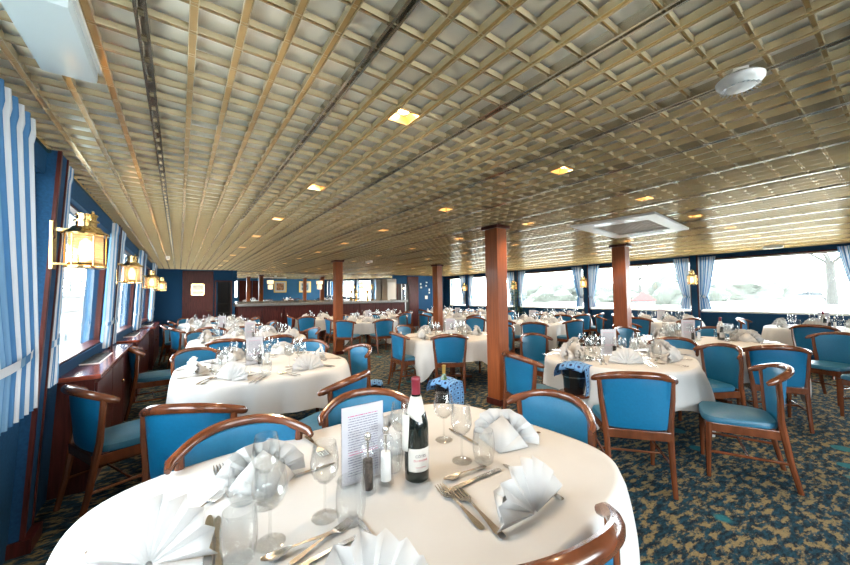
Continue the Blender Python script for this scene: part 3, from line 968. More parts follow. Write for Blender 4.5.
def cutlery(kind, end, tip, label, dz=0.):
    """From the handle's end towards the tip (world points on the table)."""
    d = Vector(tip) - Vector(end); rz = math.atan2(-d.x, d.y)
    o = one(CN[kind], CUT[kind], (end[0], end[1], ZT + .001 + dz), rz, label, kind, CG)
    s_ = max(.8, min(1.12, d.length / .265)); o.scale = (s_, s_, 1)
    return o


# menu stands, mills, bottles
def build_menu():
    t = empty('menu_stand')
    b = B(); W, H = .172, .285
    b.box((0, 0, H / 2 + .004), (W + .006, .004, H + .006)).box((0, .02, .004), (W + .006, .075, .004))
    b.obj('acrylic_holder', 'acrylic', t, smooth=False)
    p = B()
    for sy in (-1, 1):
        p.grid(lambda u, v: Vector(((u - .5) * W * -sy, .0024 * sy, .006 + v * H)), 1, 1, lambda u, v: (u, v))
    p.obj('menu_sheet', 'menu', t, smooth=False)
    return t


menu = Proto(build_menu)


def build_mill(fill):
    def f():
        t = empty('pepper_mill' if fill == 'pepper' else 'salt_mill')
        B().lathe([(.027, 0), (.028, .004), (.026, .02), (.024, .06), (.022, .11), (.024, .118), (.0285, .125), (.029, .140), (.024, .158), (.012, .170), (.0, .172)], 20, capb=True).obj('body', 'acrylic', t, angle=60)
        B().lathe([(.018, .012), (.0175, .06), (.0165, .108), (.0, .109)], 16, capb=True).obj('filling', 'pepper' if fill == 'pepper' else 'salt', t)
        B().lathe([(.004, .109), (.004, .165)], 8).obj('spindle', 'steel', t)
        B().lathe([(.006, .170), (.011, .176), (.0125, .186), (.009, .195), (.0, .198)], 14, capb=True).obj('knob', 'steel', t)
        return t
    return Proto(f)


pmill, smill = build_mill('pepper'), build_mill('salt')


def bent_text(txt, size, R, z, ang, m, parent):
    cu = bpy.data.curves.new('lettering', 'FONT'); cu.body = txt; cu.size = size; cu.align_x = 'CENTER'; cu.extrude = .0003
    to = bpy.data.objects.new('lettering', cu); C.objects.link(to)
    dg = bpy.context.evaluated_depsgraph_get(); me = bpy.data.meshes.new_from_object(to.evaluated_get(dg))
    bpy.data.objects.remove(to)
    for v in me.vertices:
        a = ang + v.co.x / R; r = R + .0004 + v.co.z
        v.co = Vector((math.sin(a) * r, -math.cos(a) * r, z + v.co.y))
    me.materials.clear(); me.materials.append(M[m])
    o = bpy.data.objects.new('lettering', me); C.objects.link(o); o.parent = parent
    return o


def build_bottle():
    """Red wine bottle with a paper collar and a front label facing -y."""
    t = empty('wine_bottle')
    pr = [(.0, .004), (.040, .0), (.0465, .006), (.0475, .02), (.0475, .195), (.046, .215), (.038, .248), (.026, .280), (.019, .305), (.0165, .33), (.016, .378), (.0, .38)]
    B().lathe(pr, 32, capb=False).obj('bottle_body', 'darkgreen', t)
    B().lathe([(.0172, .318), (.0172, .372), (.0185, .374), (.0185, .386), (.016, .390), (.0, .391)], 24, capb=True).obj('foil_cap', 'redfoil', t)
    lb = B(); lb.grid(lambda u, v: Vector((math.sin((u - .5) * 2.1 + .30) * .0480, -math.cos((u - .5) * 2.1 + .30) * .0480, .045 + v * .085)), 16, 1)
    lo = lb.obj('label', 'label', t)
    bent_text('CÔTES', .014, .0482, .098, .30, 'inkdark', lo)
    bent_text('DU RHÔNE', .011, .0482, .083, .30, 'inkred', lo)
    bent_text('MIS EN BOUTEILLE', .005, .0482, .060, .30, 'inkred', lo)
    # folded paper collar round the neck with a hanging tail
    co = B()
    co.grid(lambda u, v: Vector((math.sin(u * 2 * PI) * (.020 + .024 * (1 - v) * (.85 + .15 * math.sin(u * 2 * PI))), -math.cos(u * 2 * PI) * (.020 + .024 * (1 - v)), .318 - (1 - v) * (.085 + .02 * math.sin(u * 2 * PI)))), 28, 4)
    def tail(u, v):
        a = -1.15 + (u - .5) * (1.15 - .25 * v)
        r = .0495 + .006 * math.sin(u * PI) + .004 * v
        return Vector((math.sin(a) * r, -math.cos(a) * r, .255 - v * .135))
    co.grid(tail, 8, 5)
    c_ = co.obj('paper_collar', 'label', t, solid=.0012)
    return t


bottle = Proto(build_bottle)


def build_gold():
    t = empty('white_wine_bottle')
    pr = [(.0, .004), (.036, .0), (.040, .006), (.040, .18), (.036, .21), (.022, .245), (.0155, .27), (.0145, .33), (.0, .332)]
    B().lathe(pr, 24, capb=False).obj('bottle_body', 'greenglass', t)
    B().lathe([(.0162, .255), (.0162, .325), (.0175, .328), (.0175, .338), (.0, .340)], 20, capb=False).obj('foil_cap', 'goldfoil', t)
    return t


gold = Proto(build_gold)


def build_cooler():
    t = empty('wine_cooler')
    B().lathe([(.0, .0), (.085, .0), (.090, .006), (.100, .19), (.106, .195), (.106, .205), (.098, .205), (.086, .02), (.0, .018)], 32, capb=False).obj('bucket', 'bucket', t)
    B().lathe([(.0965, .125), (.0995, .125), (.1005, .135), (.098, .135)], 32, capb=False).obj('band', 'steel', t)
    d = B()
    def cl(u, v):     # a folded cloth laid over the rim and hanging down the +x side
        w = .20
        y = (v - .5) * w * (1.0 + .15 * u)
        L = u * .50
        if L < .20: return Vector((-.10 + L, y, .222 + .022 * math.sin(L / .20 * PI) - .05 * (abs(v - .5) * 2) ** 4))
        k = L - .20
        return Vector((.105 + .012 * math.sin(k * 9) + .006 * math.sin(v * 9), y, .222 - k * .70 - .012 * (abs(v - .5) * 2) ** 3))
    d.grid(cl, 22, 12, lambda u, v: (u * 8, v * 4))
    d.grid(lambda u, v: Vector((-.105 - .03 * math.sin(u * 2) - .006 * math.sin(v * 9), (v - .5) * .2, .222 - u * .10)), 6, 12, lambda u, v: (u * 2, v * 4))
    d.obj('blue_check_cloth', 'check', t, solid=.004)
    return t


cooler = Proto(build_cooler)


def build_stand():
    t = empty('cooler_stand')
    B().lathe([(.0, .46), (.15, .46), (.155, .468), (.155, .482), (.0, .485)], 28, capb=False).obj('top', 'wood', t)
    for k in range(3):
        a = k * 2 * PI / 3 + .4
        B().tube([(math.cos(a) * .17, math.sin(a) * .17, 0), (math.cos(a) * .09, math.sin(a) * .09, .462)], [.013, .016], 8).obj('leg', 'wood', t)
    return t


stand = Proto(build_stand)

# ---------------------------------------------------------------- place settings
def w2(T, lx, ly):
    cx, cy, _, _, _, rot, _ = TB[T]
    c, s_ = math.cos(rot), math.sin(rot)
    return cx + lx * c - ly * s_, cy + lx * s_ + ly * c


USEDSEAT = {}


def seat_name(T, x, y):
    cx, cy = TB[T][:2]
    nm = dirname((x - cx) / TB[T][2], (y - cy) / TB[T][3])
    k = (T, nm); USEDSEAT[k] = USEDSEAT.get(k, 0) + 1
    return nm if USEDSEAT[k] == 1 else {2: 'other ', 3: 'third '}[USEDSEAT[k]] + nm


def setting(T, x, y, level, spin=None):
    """One place at table T with its napkin at (x, y): the diner sits outside, facing the centre."""
    cx, cy = TB[T][:2]; ph = TB[T][6]
    nm = seat_name(T, x, y)
    d = Vector((x - cx, y - cy, 0)).normalized()           # outwards
    rz = math.atan2(-d.x, d.y) + (spin if spin is not None else random.uniform(-.35, .35))
    p = Vector((x, y, 0)); sd = Vector((d.y, -d.x, 0))     # to the left hand of someone facing the centre is -sd ...
    napkin((x, y, ZT), rz, 'white fan napkin at the %s of the %s' % (nm, ph), random.uniform(.94, 1.03))
    if level >= 3:
        for k, (kind, off, word) in enumerate((('fork', .19, 'inner'), ('fork', .235, 'outer'), ('knife', -.19, 'inner'), ('knife', -.235, 'outer'))):
            e = p + sd * off + d * .12; q = e - d * .26
            cutlery(kind, e, q, '%s steel %s at the %s of the %s' % (word, kind, nm, ph))
        e = p - d * .165 + sd * .13; q = e - sd * .26
        cutlery('spoon', e, q, 'dessert spoon at the %s of the %s' % (nm, ph))
    elif level == 2:
        for kind, off in (('fork', .20), ('knife', -.20)):
            e = p + sd * off + d * .12; cutlery(kind, e, e - d * .26, 'steel %s at the %s of the %s' % (kind, nm, ph))
    g = p - d * .20 - sd * .06
    if level >= 3:
        q = p - d * .24 - sd * .13
        wine.put((q.x, q.y, ZT), 0, 'stemmed wine glass at the %s of the %s' % (nm, ph), 'glass', GG)
        q = p - d * .30 - sd * .02
        goblet.put((q.x, q.y, ZT), 0, 'larger water goblet at the %s of the %s' % (nm, ph), 'glass', GG)
        q = p - d * .19 - sd * .21
        one('tumbler', ME_TUM, (q.x, q.y, ZT), 0, 'clear tumbler at the %s of the %s' % (nm, ph), 'glass', TGp)
    elif level >= 1:
        one('wine_glass', ME_WINE, (g.x, g.y, ZT), 0, 'stemmed wine glass at the %s of the %s' % (nm, ph), 'glass', GG)
        q = p - d * .24 + sd * .08
        one('tumbler', ME_TUM, (q.x, q.y, ZT), 0, 'clear tumbler at the %s of the %s' % (nm, ph), 'glass', TGp)


def centre(T, rz, menu_at=(0, 0), level=2):
    ph = TB[T][6]; cx, cy = TB[T][0] + menu_at[0], TB[T][1] + menu_at[1]
    menu.put((cx, cy, ZT), rz, 'printed menu in a clear stand on the %s' % ph, 'menu', 'table menus')
    u = Vector((math.cos(rz), math.sin(rz), 0)); v = Vector((u.y, -u.x, 0))
    for k, (ml, nm) in enumerate(((pmill, 'pepper'), (smill, 'salt'))):
        q = Vector((cx, cy, 0)) + u * (.02 + .075 * k) + v * .085
        ml.put((q.x, q.y, ZT), 0, 'clear %s mill on the %s' % (nm, ph), 'mill', 'salt and pepper mills')


# --- the front table, piece by piece
P1 = 'front table'
for px, py, fx, fy, lab, sc in (
        (532, 513, .06, -1, 'white fan napkin lying beside two forks at the near right of the front table', 1.),
        (505, 440, .9, .45, 'white fan napkin behind the forks, at the car end of the front table', 1.),
        (366, 618, -.15, -1, 'white fan napkin at the bottom edge beside the crossed cutlery on the front table', 1.),
        (152, 563, -.5, -.87, 'tall folded white napkin at the lantern end of the front table', 1.),
        (262, 480, .12, 1, 'white fan napkin behind the stemmed glasses, lantern side of the front table', 1.),
        (392, 445, .05, 1, 'white fan napkin behind the printed menu on the front table', 1.)):
    p = at(px, py, ZT)
    napkin(p, math.atan2(-fx, fy), lab, sc)
for px, py, pr, lab in ((325, 517, wine, 'stemmed wine glass standing left of the mills on the front table'),
                        (270, 543, goblet, 'water goblet nearest the lantern end on the front table'),
                        (266, 505, wine, 'wine glass in front of the lantern-side napkin on the front table'),
                        (462, 461, wine, 'wine glass right of the red-capped bottle on the front table'),
                        (444, 440, goblet, 'water goblet just behind the red-capped bottle, front table'),
                        (401, 457, wine, 'wine glass half hidden behind the red-capped bottle, front table')):
    p = at(px, py, ZT); pr.put(p, 0, lab, 'glass', GG)
for px, py, lab in ((239, 560, 'tumbler closest to the camera on the front table'), (243, 502, 'tumbler behind the closest tumbler on the front table'),
                    (351, 522, 'tumbler in front of the pepper mill on the front table'), (484, 462, 'tumbler between the wine glass and fan napkin, front table'),
                    (392, 470, 'tumbler between the salt mill and the red-capped bottle')):
    p = at(px, py, ZT); one('tumbler', ME_TUM, p, 0, lab, 'glass', TGp)
for kind, e, q, lab, dz in (
        ('fork', (483, 531), (438.8, 487), 'steel fork lying closest to the red-capped bottle', 0), ('fork', (504, 540), (452, 486), 'steel fork touching the near right fan napkin', .0),
        ('spoon', (486, 468), (443, 483), 'steel spoon laid above the near right fan napkin', .003), ('knife', (500, 470), (444, 494), 'steel knife laid below the spoon by the near right napkin', 0),
        ('knife', (563, 501), (497, 461), 'steel knife whose end sticks out under the near right napkin', 0),
        ('fork', (540, 433), (497, 442), 'steel fork beside the car-end napkin of the front table', 0), ('knife', (478, 446), (449, 429), 'dark steel knife behind the tumbler near the bottle', 0),
        ('knife', (207, 575), (209.5, 516), 'steel knife lying upright beside the lantern-end napkin', 0), ('knife', (219, 570), (218, 517), 'steel knife left of the closest tumbler', 0),
        ('fork', (172, 533), (203, 509), 'steel fork poking from the lantern-end napkin', 0), ('knife', (85, 555), (150, 530), 'steel knife with its round end by the table edge', 0),
        ('spoon', (336, 534), (274, 560), 'steel spoon laid left in the crossed cutlery', .004), ('fork', (290, 566), (346, 526), 'steel fork in the crossed cutlery below the mills', 0),
        ('knife', (296, 571), (353, 540), 'steel knife in front of the crossed fork', 0), ('knife', (386, 562), (361, 524), 'steel knife beside the bottom-edge fan napkin', 0),
        ('fork', (231, 498), (218, 467), 'steel fork left of the lantern-side fan napkin', 0), ('knife', (284, 481), (313, 471), 'dark steel knife right of the lantern-side fan napkin', 0),
        ('fork', (306, 437), (327, 458), 'steel fork between menu and lantern-side napkin', 0)):
    cutlery(kind, at(*e, ZT), at(*q, ZT), lab, dz)
a, b_ = at(341, 489, ZT), at(384, 474, ZT); mid = (a + b_) / 2; dd = b_ - a
menu.put(mid, math.atan2(dd.y, dd.x), 'printed menu in a clear stand behind the mills, front table', 'menu', 'table menus')
pmill.put(at(368, 492, ZT), 0, 'clear pepper mill in front of the printed menu, front table', 'mill', 'salt and pepper mills', 1.08)
smill.put(at(386, 483, ZT), 0, 'clear salt mill beside the printed menu, front table', 'mill', 'salt and pepper mills', 1.08)
bottle.put(at(417, 478, ZT), -.55, 'red wine bottle with red cap and white paper collar', 'bottle', None)

# --- the next tables: napkins where the photograph shows them
NP = {'T2': [(191, 373), (232, 381), (308, 370), (323, 357), (231, 360), (283, 353)],
      'TR': [(573, 357), (626, 364), (676, 362), (672, 352)],
      'TC': [(418, 339), (451, 340), (478, 334), (471, 329)],
      'C1': [(645, 333), (682, 337), (762, 338), (798, 339)]}
NPX = {'TR': [(4.05, 2.50), (3.45, 2.25)], 'TC': [(3.75, 5.3), (4.35, 5.15)], 'C1': [(6.4, 2.15), (6.0, 2.3), (6.55, 1.35)]}
for T, lst in NP.items():
    pts = [at(px, py, ZT) for px, py in lst] + [Vector((x, y, ZT)) for x, y in NPX.get(T, [])]
    for p in pts:
        cx, cy, A, Bh = TB[T][:4]
        v = Vector((p.x - cx, p.y - cy)); r = rim(T, math.atan2(v.y, v.x) - TB[T][5])
        if v.length > r - .13: v = v * ((r - .13) / v.length)
        setting(T, cx + v.x, cy + v.y, 3, None)
for T, n, a0, lv in (('T3', 8, .2, 2), ('T4', 8, .4, 2), ('T5', 8, .1, 1), ('B3', 8, .3, 1), ('B4', 6, .3, 1), ('B5', 6, .5, 1), ('C2', 7, .1, 2), ('C3', 7, .4, 1),
                     ('D1', 7, .35, 1), ('D2', 7, .2, 1), ('D3', 7, .1, 1), ('D4', 6, .3, 1), ('D5', 6, .5, 1)):
    for k in range(n):
        a = a0 + k * 2 * PI / n; r = rim(T, a) - .17
        x, y = w2(T, r * math.cos(a), r * math.sin(a))
        setting(T, x, y, lv)
for T, rz, o_ in (('T2', .25, (-.10, .05)), ('T3', .2, (0, 0)), ('T4', .2, (0, 0)), ('TR', -.65, (.02, .10)), ('TC', -.6, (.05, .1)), ('C1', -.9, (.2, .25)), ('C2', -.6, (0, 0)), ('B3', -.4, (0, 0)), ('D1', -.9, (0, 0)), ('D2', -.9, (0, 0)), ('C3', -.5, (0, 0))):
    centre(T, rz, o_)
for px, py, lab in ((719, 331, 'wine bottle with paper collar on the table below the air unit'), (806, 319, 'wine bottle with paper collar standing before the parked car')):
    p = at(px, py, ZT)
    if px < 800: p = Vector((6.45, 1.63, ZT))
    if px > 800: p = Vector((9.45, .93, ZT))
    bottle.put(p, -.9, lab, 'bottle', 'collared wine bottles', .85)

# ---------------------------------------------------------------- chairs
CH = []
CHANG = {}


def put_chair(apex, face, T, lab=None, z=0):
    f = Vector((face[0], face[1], 0)).normalized()
    cx, cy = TB[T][:2]; ph = TB[T][6]
    ap = Vector((apex[0] - cx, apex[1] - cy, 0)); need = rim(T, math.atan2(ap.y, ap.x) - TB[T][5]) + .10
    an = ap.normalized(); need += .22 * abs(an.x * f.y - an.y * f.x) if T != 'T1' else -.03
    if ap.length < need: ap *= need / ap.length
    p = Vector((cx, cy, 0)) + ap + f * .335
    nm = dirname((p.x - cx) / TB[T][2], (p.y - cy) / TB[T][3])
    k = ('c', T, nm); USEDSEAT[k] = USEDSEAT.get(k, 0) + 1
    if USEDSEAT[k] > 1: nm = {2: 'other ', 3: 'third '}[USEDSEAT[k]] + nm
    o = chair.put((p.x, p.y, 0), math.atan2(-f.x, f.y), lab or 'blue wooden-framed chair at the %s of the %s' % (nm, ph), 'chair', 'blue dining chairs')
    CH.append((p.x, p.y)); CHANG.setdefault(T, []).append(math.atan2(p.y - cy, p.x - cx))
    return o


def chair_px(px, py, T, face=None, lab=None):
    p = at(px, py, .878)
    if face is None: face = (TB[T][0] - p.x, TB[T][1] - p.y)
    return put_chair((p.x, p.y), face, T, lab)


put_chair((.25, 1.93), (.02, -1), 'T1', 'blue chair behind the lantern-side fan napkin of the front table')
put_chair((.93, 2.03), (-.10, -1), 'T1', 'blue chair behind the printed menu of the front table')
put_chair((1.86, 1.20), (-1, .08), 'T1', 'blue chair with wide arched rail at the car end of the front table')
put_chair((.78, .43), (.10, 1), 'T1', 'chair cut by the bottom edge, curved rail against the front tablecloth')
chair_px(176, 406, 'T2', (.50, .86), 'bright blue chair back between the front table and the second table')
put_chair((-.62, 3.30), (.9, .42), 'T2', 'blue chair standing against the window cabinet under the large lantern')
chair_px(190, 348, 'T2', (.45, -.9)); chair_px(310, 339, 'T2', (-.5, -.85)); chair_px(368, 344, 'T2', (-1, -.05)); chair_px(364, 373, 'T2', (-.55, .83))
chair_px(281, 335, 'T3', (-.2, 1)); chair_px(227, 339, 'T3', (.2, 1)); put_chair((-.56, 5.75), (1, .1), 'T3'); chair_px(204, 331, 'T3', (.6, -.8))
chair_px(319, 327, 'T3', (-1, -.1)); put_chair((1.05, 7.98), (0, -1), 'T3')
chair_px(169, 328, 'T4', (.95, .3)); put_chair((-.34, 9.9), (1, -.2), 'T4'); put_chair((.5, 8.25), (.2, 1), 'T4'); put_chair((1.4, 8.3), (-.35, 1), 'T4'); put_chair((2.02, 9.3), (-1, 0), 'T4'); put_chair((.8, 10.55), (0, -1), 'T4')
put_chair((-.25, 11.4), (1, .1), 'T5'); put_chair((.9, 12.85), (0, -1), 'T5'); put_chair((2.05, 11.9), (-1, 0), 'T5'); put_chair((1.9, 10.95), (-.8, .6), 'T5'); put_chair((.1, 12.6), (.6, -.8), 'T5')
chair_px(640, 373, 'TR', (.78, .62), 'bright blue chair back in front of the table right of the pillar')
put_chair((3.84, .55), (-.38, 1), 'TR', 'blue chair turned sideways on open carpet, seat under the cloth')
chair_px(508, 353, 'TR', (.97, -.25), 'blue chair side-on against the foot of the tallest pillar')
chair_px(528, 333, 'TR', (-.18, -1), 'greyish blue chair facing out just right of the tallest pillar')
put_chair((5.22, 1.74), (-1, .10), 'TR')
put_chair((4.93, 1.16), (-.80, .55), 'TR', 'dark blue chair angled between the two peach tables')
chair_px(451, 332, 'TC', (.55, .83), 'bright blue chair back at the cloth just left of the tallest pillar')
chair_px(391, 332, 'TC', (.98, -.12)); chair_px(399, 325, 'TC', (.35, -.93)); chair_px(474, 317, 'TC', (-.55, -.83)); put_chair((5.12, 4.45), (-1, .1), 'TC')
chair_px(342, 320, 'B3', (.75, .65)); chair_px(386, 319, 'B3', (.1, 1)); put_chair((3.3, 9.5), (1, -.1), 'B3'); put_chair((5.75, 9.1), (-1, 0), 'B3'); put_chair((5.2, 10.2), (-.6, -.8), 'B3')
put_chair((3.15, 10.55), (.1, 1), 'B4'); put_chair((4.3, 10.5), (0, 1), 'B4'); put_chair((2.75, 11.4), (1, 0), 'B4')
put_chair((5.6, 10.4), (.1, 1), 'B5'); put_chair((6.6, 10.35), (0, 1), 'B5'); put_chair((7.3, 11.2), (-1, 0), 'B5')
chair_px(782, 346, 'C1', (.85, .45)); put_chair((7.35, .55), (-1, .45), 'C1'); put_chair((6.62, .05), (-.9, .5), 'C1'); put_chair((7.2, 1.9), (-1, -.1), 'C1'); put_chair((6.2, 2.95), (-.15, -1), 'C1'); put_chair((7.15, 3.35), (-.6, -1), 'C1', 'greyish chair at the foot of the pillar below the air unit')
chair_px(533, 322, 'C2', (.85, .5)); put_chair((6.15, 5.6), (1, 0), 'C2'); put_chair((7.1, 6.85), (.2, -1), 'C2'); put_chair((8.45, 6.2), (-.9, -.4), 'C2'); put_chair((7.25, 4.3), (.25, 1), 'C2')
put_chair((6.15, 8.9), (1, 0), 'C3'); put_chair((7.2, 7.45), (0, 1), 'C3'); put_chair((8.4, 8.7), (-1, 0), 'C3'); put_chair((7.0, 9.85), (.1, -1), 'C3')
put_chair((8.62, .98), (1, 0), 'D1'); put_chair((9.8, 2.2), (0, -1), 'D1'); put_chair((9.7, -.35), (0, 1), 'D1')
put_chair((8.72, 3.75), (1, -.05), 'D2'); put_chair((9.2, 2.75), (.5, .86), 'D2'); put_chair((8.75, 4.75), (.7, -.7), 'D2'); put_chair((9.9, 4.85), (0, -1), 'D2')
put_chair((9.2, 5.25), (.35, .94), 'D3'); put_chair((8.6, 5.6), (.85, .5), 'D3'); put_chair((8.55, 6.5), (1, 0), 'D3'); put_chair((9.8, 7.5), (0, -1), 'D3'); put_chair((9.95, 5.15), (-.1, 1), 'D3')
put_chair((8.45, 9.4), (1, 0), 'D4'); put_chair((9.5, 8.1), (0, 1), 'D4'); put_chair((9.6, 10.5), (0, -1), 'D4')
put_chair((8.1, 11.8), (1, 0), 'D5'); put_chair((9.2, 10.55), (0, 1), 'D5')

for T in TB: build_table(T)

# wine coolers
stand.put((1.93, 2.42, 0), 0, 'small wooden stand under the cooler behind the front table', 'stand', 'cooler stands')
cooler.put((1.93, 2.42, .4855), -1.3, 'blue-cloth wine cooler with a gold-capped bottle behind the front table', 'wine cooler', 'wine coolers with blue cloths')
gold.put((1.90, 2.40, .508), 0, 'gold-capped bottle standing in the cooler behind the front table', 'bottle', None)
p = at(581, 391, .495)
cooler.put((p.x - .06, p.y + .02, .495), -1.35, 'black wine cooler under blue checked cloth beside the tallest pillar', 'wine cooler', 'wine coolers with blue cloths', 1.2)
stand.put((p.x - .06, p.y + .02, .009), 0, 'low stand carrying the cooler beside the round peach table', 'stand', 'cooler stands')
p = at(401, 350, .49)
cooler.put((p.x, p.y, .4855), -.4, 'wine cooler holding a white bottle left of the pillar table', 'wine cooler', 'wine coolers with blue cloths')
stand.put((p.x, p.y, 0), 0, 'stand carrying the cooler left of the pillar table', 'stand', 'cooler stands')
b1 = one('bottle', B().lathe([(.0, 0), (.038, 0), (.04, .01), (.04, .19), (.018, .25), (.015, .31), (.0, .312)], 20, capb=False).mesh('bottle', 'label'), (p.x, p.y, .505), 0, 'pale bottle standing in the cooler left of the pillar table', 'bottle', None)
p = at(339, 356, .30)
cooler.put((2.32, 4.55, 0.0), -.4, 'wine cooler with blue cloth on the carpet by the second table', 'wine cooler', 'wine coolers with blue cloths')

# ---------------------------------------------------------------- bar
t = empty('bar_counter', (4.7, 12.75, 0), 0, 'long mahogany bar counter with dark stone top before the mirror', 'bar')
B().box((0, .05, .59), (6.3, .52, 1.18)).obj('body', 'mahog', t, smooth=False)
B().box((0, 0, 1.23), (6.45, .74, .10), bev=.02).obj('countertop', 'counter', t, smooth=False)
for k in range(9):
    x = -2.8 + k * .7
    dd = B().box((x, -.225, .66), (.66, .02, 1.0), bev=.005).obj('door', 'mahog', t, smooth=False)
    hx = x + (.26 if k % 2 else -.26)
    B().tube([(hx, -.235, .80), (hx, -.262, .80), (hx, -.262, .92), (hx, -.235, .92)], .008, 6).obj('handle', 'steel', dd)
mr = B().box((0, 0, 0), (6.40, .02, 1.56)).obj('bar_mirror', 'mirror', smooth=False); mr.location = (4.73, 13.64, 1.60); mr.rotation_euler = (math.radians(1.05), 0, 0)
tag(mr, 'wide wall mirror behind the bar reflecting the dining room', 'mirror')


def build_sconce():
    t = empty('wall_sconce')
    B().box((0, -.01, .0), (.07, .02, .34), bev=.004).obj('back_plate', 'brass', t, smooth=False)
    B().lathe([(.105, .03), (.115, .03), (.13, .20), (.12, .20)], 24, (0, -.14, 0), capb=False).obj('upper_shade', 'sconce', t)
    B().lathe([(.070, -.22), (.078, -.22), (.088, -.02), (.08, -.02)], 24, (0, -.14, 0), capb=False).obj('lower_shade', 'sconce', t)
    B().tube([(0, -.02, .01), (0, -.10, .01), (0, -.14, .02)], .01, 8).obj('arm', 'brass', t)
    return t


sc = Proto(build_sconce)
for px, lab in ((271, 'two-tier glowing sconce on the bar mirror beside the framed picture reflection'), (320.5, 'two-tier glowing sconce on the bar mirror left of the slim pillar'), (363, 'two-tier glowing sconce on the bar mirror above the beer taps')):
    d_ = RX * ((px - 425) / FPX) - RU * ((285 - 282.5) / FPX) + RF; k = 13.5 / d_.y
    sc.put((d_.x * k, 13.645, 1.93), 0, lab, 'lamp', 'two-tier sconces on the bar mirror', .78)
    lamp_light('sconce_glow', (d_.x * k, 13.536, 2.02), 26, (1, .72, .40), .04)


def build_tap():
    t = empty('beer_tap')
    B().lathe([(.0, 0), (.09, 0), (.09, .02), (.05, .035), (.038, .06), (.038, .30), (.055, .32), (.06, .38), (.04, .42), (.0, .43)], 24, capb=False).obj('column', 'brass', t)
    for sx in (-1, 1):
        B().tube([(0, 0, .33), (sx * .10, -.04, .34), (sx * .13, -.06, .30), (sx * .13, -.06, .24)], .012, 8).obj('spout', 'brass', t)
        B().tube([(sx * .10, -.04, .35), (sx * .10, -.05, .46)], [.009, .016], 8).obj('lever', 'dark', t)
    return t


tap = Proto(build_tap)
tap.put((5.75, 12.80, 1.28), 0, 'brass beer tap column on the bar nearer the slim pillar', 'beer tap', 'beer taps on the bar')
tap.put((6.25, 12.80, 1.28), 0, 'brass beer tap column on the bar nearer the white cabinet', 'beer tap', 'beer taps on the bar')
t = empty('bar_cabinet', (7.55, 13.25, 0), 0, 'pale upright cabinet with a dark shelf at the right bar end', 'cabinet')
B().box((0, .1, 1.1), (.46, .5, 2.2), bev=.01).obj('body', mat('taupe_cabinet', (.34, .31, .27), .4), t, smooth=False)
B().box((-.02, -.155, 1.62), (.38, .012, .85), bev=.004).obj('panel', mat('pale_panel', (.5, .49, .46), .4), t, smooth=False)
B().box((.05, -.16, 1.15), (.30, .02, .30)).obj('shelf_recess', 'dark', t, smooth=False)
for z in (1.05, 1.15, 1.25): B().box((.05, -.175, z), (.28, .02, .018)).obj('shelf', 'grey', t, smooth=False)
# far right: mahogany door, glass-front cabinet, hanging decorations
struct(B().box((8.95, 13.56, 1.18), (.62, .05, 2.34), bev=.005).obj('door_3', 'mahog', smooth=False))
t = empty('glass_cabinet', (8.28, 13.38, 0), 0, 'dark glass-fronted cabinet with steel uprights beside the far mahogany door', 'cabinet')
B().box((0, .05, 1.0), (.68, .22, 2.0)).obj('body', 'darkroom', t, smooth=False)
for x in (-.31, -.10, .10, .31): B().box((x, -.07, 1.0), (.03, .02, 1.96)).obj('upright', 'grey' if abs(x) < .2 else 'mahog', t, smooth=False)
B().box((0, -.064, 1.0), (.2, .006, 1.9)).obj('door_glass', 'acrylic', t, smooth=False)
B().lathe([(.0, -.035), (.025, -.03), (.036, 0), (.025, .03), (.0, .035)], 16, (0, -.11, 1.78), capb=False).obj('lamp', 'flame', t)
for k, (x, z, w_, h_) in enumerate(((9.40, 2.00, .07, .09), (9.42, 1.84, .10, .08), (9.75, 2.08, .09, .06), (9.72, 1.92, .07, .07), (9.90, 1.72, .05, .12), (9.90, 1.58, .07, .06), (9.72, 1.36, .14, .16))):
    lab = ['pale hanging card high on the navy corner wall', 'pale wider card below the highest left card, navy wall', 'pale flat card nearest the ceiling on the navy wall', 'pale square card under the flat card, navy wall', 'narrow pale card beside the far pillar, navy wall', 'small pale card below the narrow card, navy wall', 'largest pale ornament low on the navy corner wall'][k]
    o = B().box((0, 0, 0), (w_, .02, h_), bev=.004).obj('wall_card', 'cream', smooth=False); o.location = (x, 13.555, z)
    tag(o, lab, 'wall decoration', 'pale wall ornaments')
# pictures and lamps on the back wall, seen in the mirror
for x, lab, c1, c2 in ((6.9, 'framed picture in the bar mirror, closer to the sconce', (.35, .16, .07), (.12, .14, .10)), (8.95, 'framed picture in the bar mirror, closer to the slim pillar', (.20, .30, .38), (.55, .50, .40))):
    t = empty('framed_picture', (x, YB, 1.72), PI, lab, 'picture', 'framed pictures on the back wall')
    fr = B()
    for sx in (-1, 1): fr.box((sx * .46, -.02, 0), (.08, .04, .96)); fr.box((0, -.02, sx * .44), (.96, .04, .08))
    fr.obj('frame', 'goldfoil', t, smooth=False)
    B().box((0, -.012, 0), (.86, .016, .84)).obj('mount', 'label', t, smooth=False)
    B().box((0, -.022, 0), (.58, .006, .58)).obj('canvas', mat('canvas_' + str(int(x)), c1, .6, noise=.8, scale=6), t, smooth=False)
struct(B().box((4.3, YB + .005, 1.1), (.9, .03, 2.2)).box((5.2, YB + .005, 1.1), (.8, .03, 2.2)).obj('door_4', 'mahog', smooth=False))

